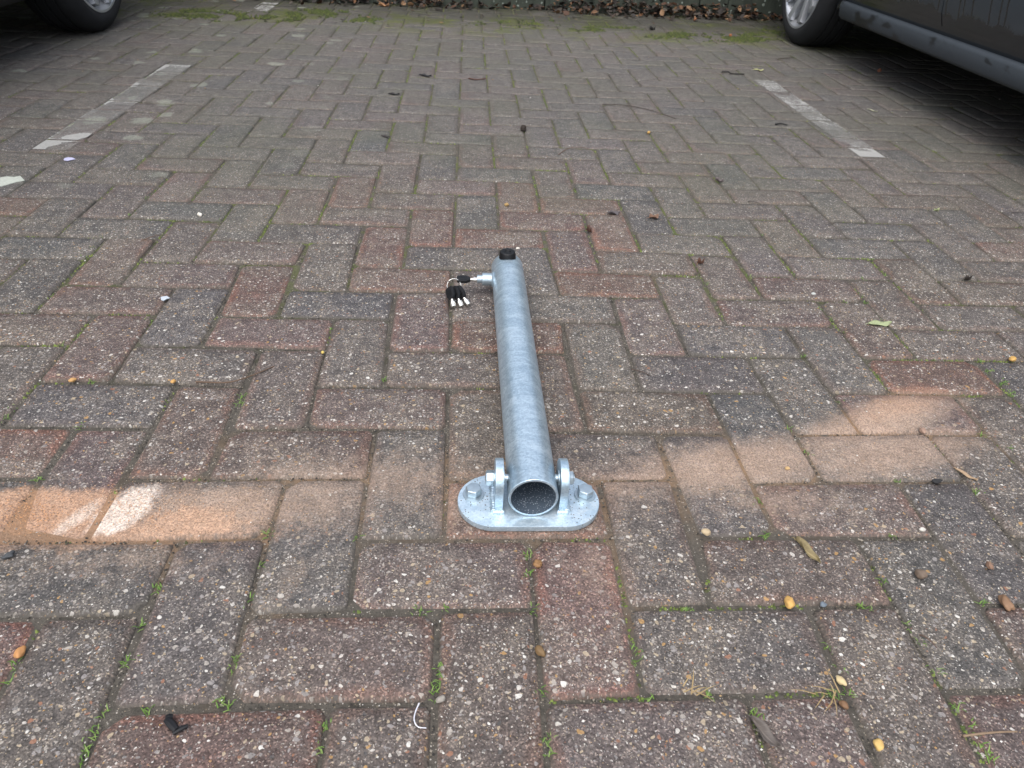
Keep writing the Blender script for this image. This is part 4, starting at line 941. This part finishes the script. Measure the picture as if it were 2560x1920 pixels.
twig('black stick by the right parking line', [(1938, 314), (1952, 314), (1968, 316)], .0030, (.015, .015, .015))
twig('black twig at the head of the right parking line', [(1803, 182), (1820, 184), (1828, 188), (1860, 188)], .0035, (.02, .018, .017))
twig('reddish brown twig on the far middle pavers', [(1172, 198), (1190, 203), (1216, 199)], .0025, (.09, .045, .035))
twig('grey dry stalk on the upper left pavers', [(350, 607), (378, 598), (402, 590)], .0010, (.12, .08, .06))
twig('thin grey stem on the joint of the far right pavers', [(1870, 505), (1885, 509), (1903, 513)], .0011, (.05, .045, .04))
twig('white curled plastic thread on the pavers, bottom middle', [(1048, 1760), (1038, 1785), (1036, 1805), (1045, 1820), (1066, 1822)], .00065, (.68, .68, .74), 'thread', 'thread', .001)
twig('thin twig in the right far bay near the wheel', [(1943, 150), (1965, 148), (1986, 146)], .0018, (.05, .045, .035))
# acorn cup and scraps
c = P(1308, 328); bm = bmesh.new(); lathe(bm, [(0, 0), (.007, .001), (.0092, .006), (.0088, .013), (.0075, .017), (.0062, .0165), (.005, .012), (0, .011)], (0, 0, 0), (0, 0, 1), 20)
for k in range(2): lathe(bm, [(.0092, .005+.005*k), (.0099, .006+.005*k), (.0092, .007+.005*k)], (0, 0, 0), (0, 0, 1), 20)
tag(link('acorn_cup', bm_mesh('acorn_cup', bm, 50), tint_mat('acorn', (.035, .027, .022)), None, (c.x, c.y, .0005)), 'dark ridged acorn cup standing on the far middle pavers', 'acorn cup')
c = P(437, 1822); bm = bmesh.new()
for a, e, r in ((Vector((-.008, .006, .0045)), Vector((.004, -.004, .0048)), .0042), (Vector((.001, -.006, .003)), Vector((.012, .001, .003)), .0024), (Vector((-.009, .008, .004)), Vector((-.004, .0095, .004)), .003)): tube_path(bm, [a, a.lerp(e, .5)+Vector((0, 0, .0008)), e], [r*.8, r, r*.7], 7)
tag(link('plastic_scrap', bm_mesh('plastic_scrap', bm, 30), M['black'], None, (c.x, c.y, .0003)), 'black broken plastic scrap on a red paver, bottom left', 'scrap')
def scrap(label, px, py, w, col):
    c = P(px, py); r = w/2*(c-CAM).length/FPX; g = random.Random(px); bm = bmesh.new(); n = 9
    pts = [Vector((math.cos(2*math.pi*k/n)*r*g.uniform(.5, 1.2), math.sin(2*math.pi*k/n)*r*1.3*g.uniform(.4, 1.1), 0)) for k in range(n)]
    extrude_poly(bm, pts, (0, 0, .0012)); tag(link('litter_scrap', bm_mesh('litter_scrap', bm, 30), tint_mat('scrap', col), None, (c.x, c.y, .0012)), label, 'scrap', 'scraps of litter')
scrap('pale lilac scrap below the left parking line', 174, 399, 22, (.45, .45, .62)); scrap('small bluish white scrap on a left joint', 413, 747, 20, (.45, .5, .55)); scrap('white scrap among the leaves by the wall', 1077, 12, 12, (.6, .62, .7))
scrap('pale droppings splash at the left edge', 22, 452, 52, (.42, .45, .40))
